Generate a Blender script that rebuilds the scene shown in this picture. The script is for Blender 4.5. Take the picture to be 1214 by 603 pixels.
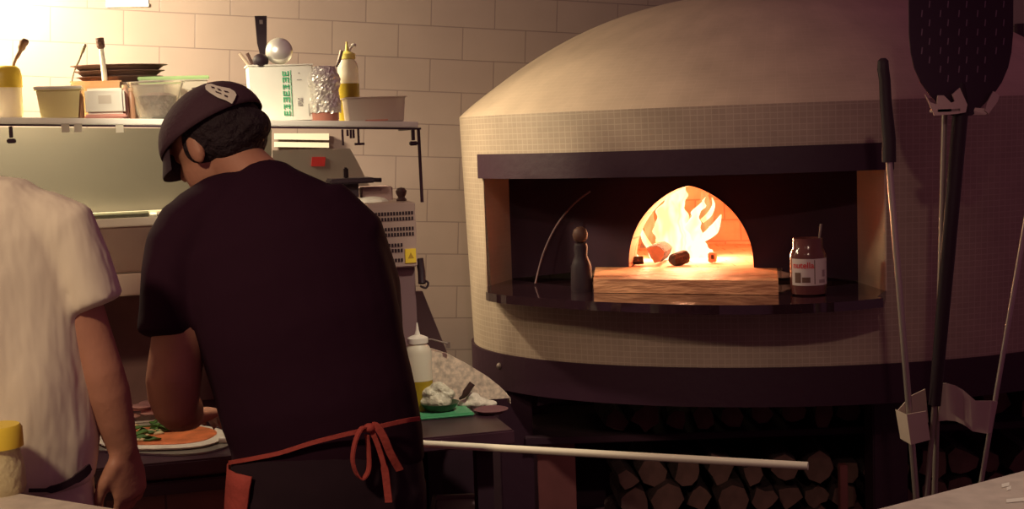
import bpy, bmesh, math, random
from math import sin, cos, pi, radians, sqrt, atan
from mathutils import Vector, Matrix
for o in list(bpy.data.objects): bpy.data.objects.remove(o)
S = bpy.context.scene
COL = S.collection
V = Vector
rnd = random.Random(7)

# ------------------------------------------------------------ camera, world, lights, exposure
F, W, H = 1600.0, 1214, 603
CAM = V((0, 0, 1.6))
PITCH, ROLL = atan(143/F), radians(2.0)
fw = V((0, cos(PITCH), -sin(PITCH)))
r0 = V((1, 0, 0)); u0 = V((0, sin(PITCH), cos(PITCH)))
rt = r0*cos(ROLL) - u0*sin(ROLL); up = u0*cos(ROLL) + r0*sin(ROLL)
cd = bpy.data.cameras.new('camera'); cam = bpy.data.objects.new('camera', cd); COL.objects.link(cam)
cam.matrix_world = Matrix(((rt.x, up.x, -fw.x, CAM.x), (rt.y, up.y, -fw.y, CAM.y), (rt.z, up.z, -fw.z, CAM.z), (0, 0, 0, 1)))
cd.sensor_width = 36; cd.lens = 36*F/W; cd.clip_start = .05
S.camera = cam
S.view_settings.view_transform = 'Standard'; S.view_settings.look = 'None'
S.view_settings.exposure = 0.0; S.view_settings.gamma = 1.0; S.view_settings.use_curve_mapping = False

world = bpy.data.worlds.new('room_ambience'); S.world = world; world.use_nodes = True
bg = world.node_tree.nodes['Background']; bg.inputs[0].default_value = (.44, .155, .235, 1); bg.inputs[1].default_value = .27

def light(name, typ, loc, energy, color, size=.3, target=None, spot=60, blend=.6, size_y=None):
    d = bpy.data.lights.new(name, typ); d.energy = energy; d.color = color
    if typ == 'AREA':
        d.size = size
        if size_y: d.shape = 'RECTANGLE'; d.size_y = size_y
    else: d.shadow_soft_size = size
    if typ == 'SPOT': d.spot_size = radians(spot); d.spot_blend = blend
    o = bpy.data.objects.new(name, d); COL.objects.link(o); o.location = loc
    if target is not None: o.rotation_euler = (V(target) - V(loc)).to_track_quat('-Z', 'Y').to_euler()
    return o
# work lamp above the prep line, at left above the shelf
light('prep_work_lamp', 'AREA', (-1.45, 3.45, 2.20), 54, (1, .85, .52), .22, (-1.35, 4.0, 1.45))
# ceiling spots over the service side, among them added fill spots
light('shelf_fill_spot', 'SPOT', (-1.0, 2.5, 2.15), 62, (1, .87, .62), .08, (-.70, 3.5, 1.62), 34, .9)  # added fill, brightens the fronts of the shelf items
light('ceiling_spot_oven', 'SPOT', (-1.12, 3.92, 2.30), 62, (1, .83, .54), .05, (.15, 3.72, 1.30), 46, .8)
light('ceiling_spot_mouth', 'SPOT', (.25, .1, 2.9), 72, (1, .68, .52), .05, (.45, 3.6, 1.28), 27, 1.0)
light('ceiling_spot_counter', 'SPOT', (.45, 2.35, 2.6), 85, (1, .86, .62), .05, (-.05, 3.3, .95), 38, .8)
light('ceiling_spot_service', 'SPOT', (-1.3, .5, 2.9), 135, (1, .78, .48), .12, (-1.05, 2.4, 1.05), 62, .9)
light('pizza_fill_spot', 'SPOT', (-1.02, 3.25, 2.2), 26, (1, .86, .60), .04, (-.74, 3.02, .92), 32, .8)  # added fill over the pizza, where the man blocks the counter spot
light('near_counter_fill_spot', 'SPOT', (.9, 1.6, 2.9), 55, (1, .82, .60), .10, (.85, 2.0, 1.06), 50, .9)  # added fill to lift the near right counter

# ------------------------------------------------------------ placing helpers
def ray(px, py): return (fw + rt*((px-W/2)/F) + up*((H/2-py)/F))
def at(px, py, Y):
    d = ray(px, py); return CAM + d*(Y/d.y)
def atz(px, py, Z):
    d = ray(px, py); return CAM + d*((Z-CAM.z)/d.z)
KA = radians(15)
KU = V((cos(KA), sin(KA), 0)); KV = V((-sin(KA), cos(KA), 0))
def K(u, v, z): return KU*u + KV*v + V((0, 0, z))
def onv(px, py, v):
    d = ray(px, py); t = v/d.dot(KV); p = CAM + d*t      # CAM has no x, y
    return p
def uz(px, py, v):
    p = onv(px, py, v); return p.dot(KU), p.z

# ------------------------------------------------------------ materials
MC = {}
def mat(name, col, rough=.6, metal=0, bump=0, bscale=40, var=0, vscale=8, stretch=None, spec=.5, trans=0, ior=1.45, emis=None, alpha=1, sheen=0, coat=0):
    if name in MC: return MC[name]
    m = bpy.data.materials.new(name); m.use_nodes = True; nt = m.node_tree; b = nt.nodes['Principled BSDF']
    b.inputs['Base Color'].default_value = (*col, 1); b.inputs['Roughness'].default_value = rough; b.inputs['Metallic'].default_value = metal
    b.inputs['Specular IOR Level'].default_value = spec; b.inputs['Transmission Weight'].default_value = trans; b.inputs['IOR'].default_value = ior
    b.inputs['Alpha'].default_value = alpha; b.inputs['Sheen Weight'].default_value = sheen; b.inputs['Coat Weight'].default_value = coat
    if emis: b.inputs['Emission Color'].default_value = (*emis[0], 1); b.inputs['Emission Strength'].default_value = emis[1]
    if bump or var:
        tc = nt.nodes.new('ShaderNodeTexCoord'); mp = nt.nodes.new('ShaderNodeMapping'); nt.links.new(tc.outputs['Object'], mp.inputs[0])
        if stretch: mp.inputs['Scale'].default_value = stretch
    if bump:
        n = nt.nodes.new('ShaderNodeTexNoise'); n.inputs['Scale'].default_value = bscale; n.inputs['Detail'].default_value = 3; nt.links.new(mp.outputs[0], n.inputs[0])
        bp = nt.nodes.new('ShaderNodeBump'); bp.inputs['Strength'].default_value = bump; bp.inputs['Distance'].default_value = .02
        nt.links.new(n.outputs[0], bp.inputs['Height']); nt.links.new(bp.outputs[0], b.inputs['Normal'])
    if var:
        n2 = nt.nodes.new('ShaderNodeTexNoise'); n2.inputs['Scale'].default_value = vscale; n2.inputs['Detail'].default_value = 4; nt.links.new(mp.outputs[0], n2.inputs[0])
        cr = nt.nodes.new('ShaderNodeValToRGB'); nt.links.new(n2.outputs[0], cr.inputs[0]); nt.links.new(cr.outputs[0], b.inputs['Base Color'])
        cr.color_ramp.elements[0].position = .3; cr.color_ramp.elements[1].position = .7
        cr.color_ramp.elements[0].color = (*[c*(1-var) for c in col], 1); cr.color_ramp.elements[1].color = (*[min(1, c*(1+var)) for c in col], 1)
    MC[name] = m; return m

def brickmat(name, c1, c2, grout, bw, bh, mortar, rough, rot=0, coord='UV', bump=.3, off=.5, spec=.4, var=.15):
    m = bpy.data.materials.new(name); m.use_nodes = True; nt = m.node_tree; b = nt.nodes['Principled BSDF']
    tc = nt.nodes.new('ShaderNodeTexCoord'); mp = nt.nodes.new('ShaderNodeMapping'); mp.inputs['Rotation'].default_value = (0, 0, rot)
    nt.links.new(tc.outputs[coord], mp.inputs[0])
    br = nt.nodes.new('ShaderNodeTexBrick'); nt.links.new(mp.outputs[0], br.inputs[0])
    br.inputs['Color1'].default_value = (*c1, 1); br.inputs['Color2'].default_value = (*c2, 1); br.inputs['Mortar'].default_value = (*grout, 1)
    br.inputs['Scale'].default_value = 1; br.inputs['Brick Width'].default_value = bw; br.inputs['Row Height'].default_value = bh
    br.inputs['Mortar Size'].default_value = mortar; br.inputs['Mortar Smooth'].default_value = .2; br.offset = off
    n = nt.nodes.new('ShaderNodeTexNoise'); n.inputs['Scale'].default_value = 7; n.inputs['Detail'].default_value = 5; nt.links.new(mp.outputs[0], n.inputs[0])
    mr = nt.nodes.new('ShaderNodeMapRange'); nt.links.new(n.outputs[0], mr.inputs[0]); mr.inputs[1].default_value = .3; mr.inputs[2].default_value = .7
    mr.inputs[3].default_value = 1-var; mr.inputs[4].default_value = 1+var
    mx = nt.nodes.new('ShaderNodeMix'); mx.data_type = 'RGBA'; mx.blend_type = 'MULTIPLY'; mx.inputs[0].default_value = 1
    nt.links.new(br.outputs['Color'], mx.inputs[6]); nt.links.new(mr.outputs[0], mx.inputs[7]); nt.links.new(mx.outputs[2], b.inputs['Base Color'])
    b.inputs['Roughness'].default_value = rough; b.inputs['Specular IOR Level'].default_value = spec
    bp = nt.nodes.new('ShaderNodeBump'); bp.inputs['Strength'].default_value = bump; bp.inputs['Distance'].default_value = .004; bp.invert = True
    nt.links.new(br.outputs['Fac'], bp.inputs['Height']); nt.links.new(bp.outputs[0], b.inputs['Normal'])
    return m

M_wall = brickmat('wall_tile', (.31, .235, .215), (.30, .225, .21), (.20, .145, .14), .216, .1075, .0018, .35, rot=radians(3.6), bump=.3, var=.04)
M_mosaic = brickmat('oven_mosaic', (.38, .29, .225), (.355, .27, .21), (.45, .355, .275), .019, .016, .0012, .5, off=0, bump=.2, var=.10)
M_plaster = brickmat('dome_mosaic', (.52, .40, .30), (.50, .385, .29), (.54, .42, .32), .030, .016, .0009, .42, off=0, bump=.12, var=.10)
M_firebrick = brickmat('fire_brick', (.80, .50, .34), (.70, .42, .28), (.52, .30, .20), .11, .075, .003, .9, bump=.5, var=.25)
M_floor = brickmat('floor_tile', (.10, .055, .06), (.09, .05, .055), (.05, .03, .03), .3, .3, .004, .5, coord='Object', off=0)
M_brownbrick = brickmat('counter_front_tile', (.16, .055, .05), (.13, .045, .045), (.06, .02, .03), .13, .18, .003, .5, off=0)
M_dark = mat('dark_steel', (.034, .011, .024), .5, .0, bump=.05, spec=.4)
M_recess = mat('dark_matte_steel', (.030, .008, .020), .85, 0, var=.2)  # very dark matte tone for the recess and under-counter parts
M_granite = mat('polished_dark_stone', (.028, .012, .017), .07, 0, var=.2, vscale=90, spec=.7, coat=.4)
M_steel = mat('brushed_steel', (.55, .47, .42), .38, .85, bump=.02)
M_dsteel = mat('dull_steel', (.30, .24, .21), .45, .5, var=.1)
M_glass = mat('clear_plastic', (.95, .9, .82), .08, 0, trans=.9, ior=1.2)
M_milky = mat('milky_plastic', (.86, .78, .64), .35, 0, trans=.35, ior=1.3)
M_white = mat('white_plastic', (.80, .76, .66), .4, 0)
M_black = mat('black_plastic', (.022, .008, .015), .6, 0)
M_shirtb = mat('black_cotton', (.024, .0060, .016), .9, 0, bump=.6, bscale=5, spec=.15)
M_trb = mat('black_trouser', (.018, .0045, .012), .95, 0, bump=.5, bscale=6)
M_shirtw = mat('white_cotton', (.80, .70, .57), .9, 0, bump=.9, bscale=5, stretch=(2.2, 2.2, .7), sheen=.1)
M_trw = mat('cream_trouser', (.72, .62, .52), .9, 0, bump=.8, bscale=6)
M_skin = mat('skin', (.44, .20, .135), .55, 0, bump=.05, bscale=90, var=.08, vscale=14)
M_hair = mat('black_hair', (.016, .006, .011), .8, 0, bump=.7, bscale=70)
M_cap = mat('cap_cotton', (.060, .024, .038), .85, 0, bump=.12, bscale=120)
M_apron = mat('coral_apron', (.40, .06, .05), .85, 0, bump=.3, bscale=30)
M_wood = mat('split_wood', (.22, .10, .08), .8, 0, bump=.5, bscale=25, var=.35, vscale=12)
M_bark = mat('bark', (.04, .018, .02), .95, 0, bump=.9, bscale=30, var=.3)
M_char = mat('charred_wood', (.05, .025, .02), .95, 0, bump=.9, bscale=40)
M_stone = mat('speckled_stone', (.74, .62, .48), .5, 0, var=.35, vscale=75, bump=.1)
M_ctop = mat('counter_stone', (.62, .54, .46), .22, 0, var=.12, vscale=30)
M_dctop = mat('dark_worktop', (.055, .022, .035), .35, 0, var=.3)
M_red = mat('red_print', (.6, .04, .04), .5)
M_yel = mat('yellow_plastic', (.85, .62, .06), .4)
M_green = mat('green_plastic', (.10, .42, .20), .45)
M_oil = mat('olive_oil', (.50, .36, .03), .2, 0, trans=.3)
M_foil = mat('crumpled_foil', (.88, .84, .76), .30, .55, bump=1.0, bscale=28)

# ------------------------------------------------------------ mesh helpers
def bmn(): return bmesh.new()
def lk(name, me):
    o = bpy.data.objects.new(name, me); COL.objects.link(o); return o
def part(name, bm, m, parent=None, smooth=False, label=None, local=False, angle=40):
    """one mesh object; bm in world coordinates unless local (then in the parent's frame)"""
    bmesh.ops.recalc_face_normals(bm, faces=bm.faces)
    if parent is not None:
        if not local: bm.transform(WM(parent).inverted())
    me = bpy.data.meshes.new(name)
    off = None
    if parent is None and not local:
        xs = [v.co for v in bm.verts]
        c = V(((min(v.x for v in xs)+max(v.x for v in xs))/2, (min(v.y for v in xs)+max(v.y for v in xs))/2, min(v.z for v in xs)))
        bm.transform(Matrix.Translation(-c)); off = c
    bm.to_mesh(me); bm.free()
    if isinstance(m, (list, tuple)):
        for q in m: me.materials.append(q)
    else: me.materials.append(m)
    if smooth:
        for p in me.polygons: p.use_smooth = True
        if angle: me.set_sharp_from_angle(angle=radians(angle))
    o = lk(name, me)
    if parent is not None: o.parent = parent
    if off: o.location = off
    if label: o['label'] = label
    return o
def WM(o):
    m = Matrix.LocRotScale(o.location, o.rotation_euler, o.scale)
    return (WM(o.parent) @ m) if o.parent else m
def thing(name, label, cat, loc, rz=0, group=None):
    o = bpy.data.objects.new(name, None); COL.objects.link(o); o.location = loc; o.rotation_euler = (0, 0, rz); o.empty_display_size = .05
    return tag(o, label, cat, group)
def tag(o, label, cat, group=None, kind=None):
    o['label'] = label; o['category'] = cat
    if group: o['group'] = group
    if kind: o['kind'] = kind
    return o
def struct(o): o['kind'] = 'structure'; return o
def dup(root, loc=None, rz=None, label=None):
    r = root.copy(); COL.objects.link(r)
    if loc is not None: r.location = loc
    if rz is not None: r.rotation_euler = (0, 0, rz)
    if label: r['label'] = label
    for ch in list(root.children):
        c = ch.copy(); COL.objects.link(c); c.parent = r
        for g in list(ch.children):
            d = g.copy(); COL.objects.link(d); d.parent = c
    return r

def box(bm, c, s, ax=None, bev=0):
    """box centred on c, size s, axes ax=(X,Y,Z)"""
    X, Y, Z = ax or (V((1, 0, 0)), V((0, 1, 0)), V((0, 0, 1)))
    c = V(c); vs = []
    for k in (-1, 1):
        for j in (-1, 1):
            for i in (-1, 1): vs.append(bm.verts.new(c + X*(i*s[0]/2) + Y*(j*s[1]/2) + Z*(k*s[2]/2)))
    fs = [bm.faces.new([vs[i] for i in q]) for q in ((0, 2, 3, 1), (4, 5, 7, 6), (0, 1, 5, 4), (2, 6, 7, 3), (0, 4, 6, 2), (1, 3, 7, 5))]
    if bev:
        es = {e for f in fs for e in f.edges}
        bmesh.ops.bevel(bm, geom=list(es), offset=bev, segments=2, affect='EDGES')
KAX = (KU, KV, V((0, 0, 1)))
def kbox(bm, u0_, u1, v0, v1, z0, z1, bev=0): box(bm, K((u0_+u1)/2, (v0+v1)/2, (z0+z1)/2), (u1-u0_, v1-v0, z1-z0), KAX, bev)
def lathe(bm, prof, c=(0, 0, 0), n=28, axis=None, sx=1, sy=1):
    """prof list of (r,z); closes at r=0"""
    c = V(c); Z = V(axis).normalized() if axis else V((0, 0, 1))
    X = Z.orthogonal().normalized() if axis else V((1, 0, 0)); Y = Z.cross(X)
    rings = []
    for r, z in prof:
        if r < 1e-6: rings.append([bm.verts.new(c + Z*z)])
        else: rings.append([bm.verts.new(c + X*(r*cos(2*pi*i/n)*sx) + Y*(r*sin(2*pi*i/n)*sy) + Z*z) for i in range(n)])
    for a, b in zip(rings, rings[1:]):
        if len(a) == 1 and len(b) == 1: continue
        for i in range(n):
            j = (i+1) % n
            if len(a) == 1: bm.faces.new((a[0], b[i], b[j]))
            elif len(b) == 1: bm.faces.new((a[i], a[j], b[0]))
            else: bm.faces.new((a[i], a[j], b[j], b[i]))
def tube(bm, pts, r, n=12, caps=True, rb=None):
    """tube along pts, r number or list"""
    pts = [V(p) for p in pts]; rs = r if isinstance(r, (list, tuple)) else [r]*len(pts)
    X = None; rings = []
    for i, p in enumerate(pts):
        t = (pts[min(i+1, len(pts)-1)] - pts[max(i-1, 0)]).normalized()
        X = t.orthogonal().normalized() if X is None else (X - t*X.dot(t)).normalized()
        Y = t.cross(X)
        rings.append([bm.verts.new(p + X*(rs[i]*cos(2*pi*k/n)) + Y*(rs[i]*(rb or 1)*sin(2*pi*k/n))) for k in range(n)])
    for a, b in zip(rings, rings[1:]):
        for i in range(n): j = (i+1) % n; bm.faces.new((a[i], a[j], b[j], b[i]))
    if caps: bm.faces.new(rings[0][::-1]); bm.faces.new(rings[-1])
def chain(bm, rings, n=20, cap=1.0):
    """rings: (pos, half_width, half_depth, width_axis); closed, rounded ends"""
    P = [V(r[0]) for r in rings]; out = []
    R = []
    for i, (p, rx, ry, ax) in enumerate(rings):
        t = (P[min(i+1, len(P)-1)] - P[max(i-1, 0)]).normalized()
        X = V(ax); X = (X - t*X.dot(t)).normalized(); Y = t.cross(X)
        R.append((P[i], rx, ry, X, Y, t))
    full = []
    p, rx, ry, X, Y, t = R[0]
    for a in (80, 60, 35): a = radians(a); full.append((p - t*(min(rx, ry)*sin(a)*cap), rx*cos(a), ry*cos(a), X, Y))
    full += [r[:5] for r in R]
    p, rx, ry, X, Y, t = R[-1]
    for a in (35, 60, 80): a = radians(a); full.append((p + t*(min(rx, ry)*sin(a)*cap), rx*cos(a), ry*cos(a), X, Y))
    for p, rx, ry, X, Y in full:
        out.append([bm.verts.new(p + X*(rx*cos(2*pi*k/n)) + Y*(ry*sin(2*pi*k/n))) for k in range(n)])
    for a, b in zip(out, out[1:]):
        for i in range(n): j = (i+1) % n; bm.faces.new((a[i], a[j], b[j], b[i]))
    bm.faces.new(out[0][::-1]); bm.faces.new(out[-1])
def ell(bm, c, rad, ax):
    """ellipsoid with axes"""
    c = V(c); n, m = 20, 12; rows = []
    for j in range(1, m):
        f = pi*j/m; rows.append([bm.verts.new(c + ax[0]*(rad[0]*sin(f)*cos(2*pi*i/n)) + ax[1]*(rad[1]*sin(f)*sin(2*pi*i/n)) + ax[2]*(rad[2]*cos(f))) for i in range(n)])
    a = bm.verts.new(c + ax[2]*rad[2]); b = bm.verts.new(c - ax[2]*rad[2])
    for i in range(n):
        j = (i+1) % n; bm.faces.new((a, rows[0][i], rows[0][j])); bm.faces.new((b, rows[-1][j], rows[-1][i]))
    for p, q in zip(rows, rows[1:]):
        for i in range(n): j = (i+1) % n; bm.faces.new((p[i], q[i], q[j], p[j]))
def fuse(bm, vox, smooth=4, fac=.6):
    """union of overlapping closed shapes as one continuous surface"""
    bmesh.ops.recalc_face_normals(bm, faces=bm.faces)
    me = bpy.data.meshes.new('tmp'); bm.to_mesh(me); bm.free(); o = lk('tmp', me)
    r = o.modifiers.new('r', 'REMESH'); r.mode = 'VOXEL'; r.voxel_size = vox
    s = o.modifiers.new('s', 'SMOOTH'); s.iterations = smooth; s.factor = fac
    dg = bpy.context.evaluated_depsgraph_get(); nm = bpy.data.meshes.new_from_object(o.evaluated_get(dg))
    bpy.data.objects.remove(o); b2 = bmesh.new(); b2.from_mesh(nm); bpy.data.meshes.remove(nm); return b2
def ribbon(bm, pts, wv, w, th=.003):
    """flat band along pts, wv width direction (or list), w width"""
    pts = [V(p) for p in pts]; rs = []
    for i, p in enumerate(pts):
        t = (pts[min(i+1, len(pts)-1)] - pts[max(i-1, 0)]).normalized()
        X = V(wv[i] if isinstance(wv, list) else wv); X = (X - t*X.dot(t)).normalized(); N = t.cross(X)
        ww = w[i] if isinstance(w, list) else w
        rs.append([bm.verts.new(p + X*(a*ww/2) + N*(b*th/2)) for a, b in ((-1, -1), (1, -1), (1, 1), (-1, 1))])
    for a, b in zip(rs, rs[1:]):
        for i in range(4): j = (i+1) % 4; bm.faces.new((a[i], a[j], b[j], b[i]))
    bm.faces.new(rs[0][::-1]); bm.faces.new(rs[-1])
def prism(bm, poly, ext):
    """closed polygon of world points extruded by vector ext"""
    a = [bm.verts.new(V(p)) for p in poly]; b = [bm.verts.new(V(p)+V(ext)) for p in poly]
    bm.faces.new(a); bm.faces.new(b[::-1])
    for i in range(len(a)): j = (i+1) % len(a); bm.faces.new((a[i], b[i], b[j], a[j]))
def smoothpts(p, n=6):
    """Catmull-Rom through points"""
    p = [V(q) for q in p]; out = []
    for i in range(len(p)-1):
        a, b, c, d = p[max(i-1, 0)], p[i], p[i+1], p[min(i+2, len(p)-1)]
        for k in range(n):
            t = k/n; out.append(.5*((2*b) + (c-a)*t + (2*a-5*b+4*c-d)*t*t + (3*b-a-3*c+d)*t**3))
    out.append(p[-1]); return out

# ------------------------------------------------------------ setting
VW = 4.40
bm = bmn(); kbox(bm, -2.6, 4.2, VW, VW+.12, 0, 3.0)
uvl = bm.loops.layers.uv.new('uv')
for f in bm.faces:
    for l in f.loops: l[uvl].uv = (l.vert.co.dot(KU)+.06, l.vert.co.z+.022)
struct(part('wall_back', bm, M_wall))
bm = bmn(); box(bm, (1, 2.4, -.05), (9, 8, .1)); struct(part('floor', bm, M_floor))

# ------------------------------------------------------------ the oven
OC = V((.85, 4.25, 0)); RX, RY = 1.0, .70
ZB, ZT = .950, 1.655         # tiled band
def E(t, z, k=0.0): return V((OC.x + (RX+k)*cos(t), OC.y + (RY+k)*sin(t), z))
def tfor(px):                # parameter of the front surface seen at a pixel column
    best = None
    for i in range(1800):
        t = pi + pi*i/1800; p = E(t, 1.3); q = p - CAM; x = W/2 + F*q.dot(rt)/q.dot(fw)
        if best is None or abs(x-px) < best[0]: best = (abs(x-px), t)
    return best[1]
TL, TR = tfor(574), tfor(1050)
PL, PR = E(TL, 0), E(TR, 0)
Mc = (PL+PR)/2; EA = (PR-PL).normalized(); NA = V((-EA.y, EA.x, 0))   # chord frame: EA to the right, NA inwards
HW = (PR-PL).length/2
def Q(a, n, z): return Mc + EA*a + NA*n + V((0, 0, z))
oven = thing('pizza_oven', 'round beige mosaic pizza oven with a domed top and glowing arched mouth', 'oven', (OC.x, OC.y, 0))
ZF, ZL0, ZL1 = 1.150, 1.472, 1.543        # slab top, lintel bottom/top
# tiled band with the opening, cut at the wall
def cutwall(bm):
    bmesh.ops.bisect_plane(bm, geom=bm.verts[:]+bm.edges[:]+bm.faces[:], plane_co=K(0, VW-.003, 0), plane_no=KV, clear_outer=True)
bm = bmn(); uvl = bm.loops.layers.uv.new('uv')
ts = sorted(set([TL, TR] + [2*pi*i/160 for i in range(160)] ))
ts.append(ts[0]+2*pi)
zs = [ZB, ZF-.012, ZL1-.02, ZT]
arc = [0]
for a, b in zip(ts, ts[1:]): arc.append(arc[-1] + (E(b, 0)-E(a, 0)).length)
def tk(z): return -.02*(ZT-z)/(ZT-ZB)        # the drum narrows a little downwards
for i in range(len(ts)-1):
    for j in range(len(zs)-1):
        tm = (ts[i]+ts[i+1])/2
        if j == 1 and TL < tm < TR: continue
        q = [(ts[i], zs[j], arc[i]), (ts[i+1], zs[j], arc[i+1]), (ts[i+1], zs[j+1], arc[i+1]), (ts[i], zs[j+1], arc[i])]
        f = bm.faces.new([bm.verts.new(E(t, z, tk(z))) for t, z, a in q])
        for l, (t, z, a) in zip(f.loops, q): l[uvl].uv = (a, z)
bmesh.ops.remove_doubles(bm, verts=bm.verts, dist=1e-4); cutwall(bm)
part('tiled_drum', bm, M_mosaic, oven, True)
# dome
prof = [(1.0, 1.655), (.987, 1.668), (.95, 1.698), (.88, 1.748), (.80, 1.802), (.72, 1.849), (.63, 1.894), (.53, 1.934), (.42, 1.967), (.30, 1.991), (.15, 2.006), (0, 2.011)]
bm = bmn(); uvl = bm.loops.layers.uv.new('uv'); N = 128; s = 0
sm = []
for i in range(len(prof)-1):
    a, b, c, d = [V((*prof[max(0, min(len(prof)-1, k))], 0)) for k in (i-1, i, i+1, i+2)]
    for k in range(3):
        t = k/3; sm.append(.5*((2*b) + (c-a)*t + (2*a-5*b+4*c-d)*t*t + (3*b-a-3*c+d)*t**3))
sm.append(V((0, 2.011, 0)))
for j in range(len(sm)-1):
    s2 = s + (sm[j+1]-sm[j]).length
    for i in range(N):
        t0, t1 = 2*pi*i/N, 2*pi*(i+1)/N
        q = [(t0, sm[j], s), (t1, sm[j], s), (t1, sm[j+1], s2), (t0, sm[j+1], s2)]
        vs = [bm.verts.new(V((OC.x+p.x*RX*cos(t), OC.y+p.x*(RY)*sin(t), p.y))) for t, p, _ in q]
        f = bm.faces.new(vs)
        for l, (t, p, ss) in zip(f.loops, q): l[uvl].uv = (t*.9, ss)
    s = s2
bmesh.ops.remove_doubles(bm, verts=bm.verts, dist=1e-5)
bmesh.ops.dissolve_degenerate(bm, edges=bm.edges, dist=1e-5); cutwall(bm)
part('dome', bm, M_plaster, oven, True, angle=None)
# steel ring below the tiles
def band(bm, t0, t1, k0, k1, z0, z1, n=80, taper=0):
    prev = None
    for i in range(n+1):
        t = t0 + (t1-t0)*i/n
        r = [bm.verts.new(p) for p in (E(t, z0, k0), E(t, z0, k1), E(t, z1, k1+taper), E(t, z1, k0))]
        if prev:
            for a in range(4): b = (a+1) % 4; bm.faces.new((prev[a], prev[b], r[b], r[a]))
        else: bm.faces.new(r)
        prev = r
    bm.faces.new(prev[::-1])
bm = bmn(); band(bm, pi*.98, 2*pi*1.01, -.10, -.012, ZB-.105, ZB+.002)
cutwall(bm); part('steel_ring', bm, M_dark, oven, True)
bm = bmn()
for t in (tfor(582), tfor(577)):
    pass
p = E(tfor(582), ZB-.035, -.013); ell(bm, p, (.010, .010, .010), (V((1, 0, 0)), V((0, 1, 0)), V((0, 0, 1)))); part('bolt', bm, M_dsteel, oven, True)
# lintel (curved steel hood over the opening)
bm = bmn(); band(bm, TL-.004, TR+.02, -.06, .012, ZL0, ZL1, 50); part('lintel', bm, M_dark, oven, True, label='dark steel lintel over the opening')
# polished hearth slab following the curve
fe = smoothpts([atz(x_, y_, ZF) for x_, y_ in ((579, 347), (600, 350), (650, 354), (700, 357), (760, 359.5), (812, 361), (880, 361.5), (940, 360.5), (1000, 357.5), (1047, 353))], 5)
bm = bmn(); dz = V((0, 0, -.024)); g0 = lambda p: V((p.x, p.y, ZF-.024))
pts = [E(TL, ZF-.024, -.002), g0(fe[0])+KV*.03] + [g0(p) for p in fe] + [g0(fe[-1])+KV*.03, E(TR, ZF-.024, -.002), Q(.50, .22, ZF-.024), Q(-.585, .22, ZF-.024)]
prism(bm, pts, (0, 0, .024)); part('hearth_slab', bm, M_granite, oven, label='polished dark stone slab')
# recess: jambs, ceiling, back face with the arched mouth
NB = .20; AL, AR = -.575, .478
for pa, pb, flip in ((E(TL, 0, -.004), Q(AL, NB, 0), 1), (E(TR, 0, -.004), Q(AR, NB, 0), -1)):
    d = EA*(-flip)*.004
    q = [pa+V((0, 0, ZF)), pb+V((0, 0, ZF)), pb+V((0, 0, 1.50)), pa+V((0, 0, 1.50))]
    bm = bmn(); uvl = bm.loops.layers.uv.new('uv'); prism(bm, q, d)
    for f in bm.faces:
        for l in f.loops: l[uvl].uv = (l.vert.co.dot(NA), l.vert.co.z)
    part('jamb', bm, M_plaster, oven, label='beige tiled jamb beside the opening')
ARW, ARH, ZM = .188, .240, 1.190          # mouth half width, height, threshold height
AC = (-.192+.182)/2
def archpt(k, n=40):
    t = pi*(1-k/n); x = cos(t); y = max(0, 1-abs(x)**1.45)**.44
    return (AC + ARW*x, ZM + ARH*y)
def archface(bm, n0, a0, a1, z0, z1, n=40):
    inner = [archpt(k, n) for k in range(n+1)]; outer = []
    per = [(a0, z0), (a0, z1), (a1, z1), (a1, z0)]
    L = [(z1-z0), (a1-a0), (z1-z0)]; T = sum(L)
    for k in range(n+1):
        s = T*k/n
        if s <= L[0]: outer.append((a0, z0+s))
        elif s <= L[0]+L[1]: outer.append((a0+s-L[0], z1))
        else: outer.append((a1, z1-(s-L[0]-L[1])))
    I = [bm.verts.new(Q(a, n0, z)) for a, z in inner]; O = [bm.verts.new(Q(a, n0, z)) for a, z in outer]
    for k in range(n): bm.faces.new((I[k], I[k+1], O[k+1], O[k]))
    return I
bm = bmn(); archface(bm, NB, AL-.02, AR+.02, ZF, 1.52)
n = 50; prism(bm, [E(TL + (TR-TL)*i/n, 1.505, -.012) for i in range(n+1)] + [Q(AR+.02, NB+.03, 1.505), Q(AL-.02, NB+.03, 1.505)], (0, 0, .02))     # ceiling of the recess
part('recess_panel', bm, M_recess, oven)
bm = bmn(); I = []
for n0 in (NB-.004, NB+.075):
    I.append([bm.verts.new(Q(a, n0, z)) for a, z in (archpt(k) for k in range(41))])
for k in range(40): bm.faces.new((I[0][k], I[0][k+1], I[1][k+1], I[1][k]))
archface(bm, NB+.075, -.6, .6, ZM-.01, 1.75)
CH = .44; cn = NB+.075+.28
# chamber vault
nn, mm = 56, 14; rows = []
for j in range(mm+1):
    f = pi/2*j/mm; rows.append([V((AC+CH*cos(f)*cos(2*pi*i/nn), cn+CH*cos(f)*sin(2*pi*i/nn), ZM-.005+.36*sin(f))) for i in range(nn)])
for j in range(mm):
    for i in range(nn):
        k = (i+1) % nn; q = [rows[j][i], rows[j][k], rows[j+1][k], rows[j+1][i]]
        if all(c.y < NB+.076 for c in q): continue
        q = [V((c.x, max(c.y, NB+.075), c.z)) for c in q]
        try: bm.faces.new([bm.verts.new(Q(c.x, c.y, c.z)) for c in q])
        except ValueError: pass
bmesh.ops.remove_doubles(bm, verts=bm.verts, dist=1e-4)
uvl = bm.loops.layers.uv.new('uv')
for f in bm.faces:
    for l in f.loops:
        w = l.vert.co - Q(AC, cn, 0); l[uvl].uv = (math.atan2(w.dot(NA), w.dot(EA))*.44 if w.length > .01 else 0, l.vert.co.z)
part('fire_chamber', bm, M_firebrick, oven, label='orange-lit brick vault behind the mouth')
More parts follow.
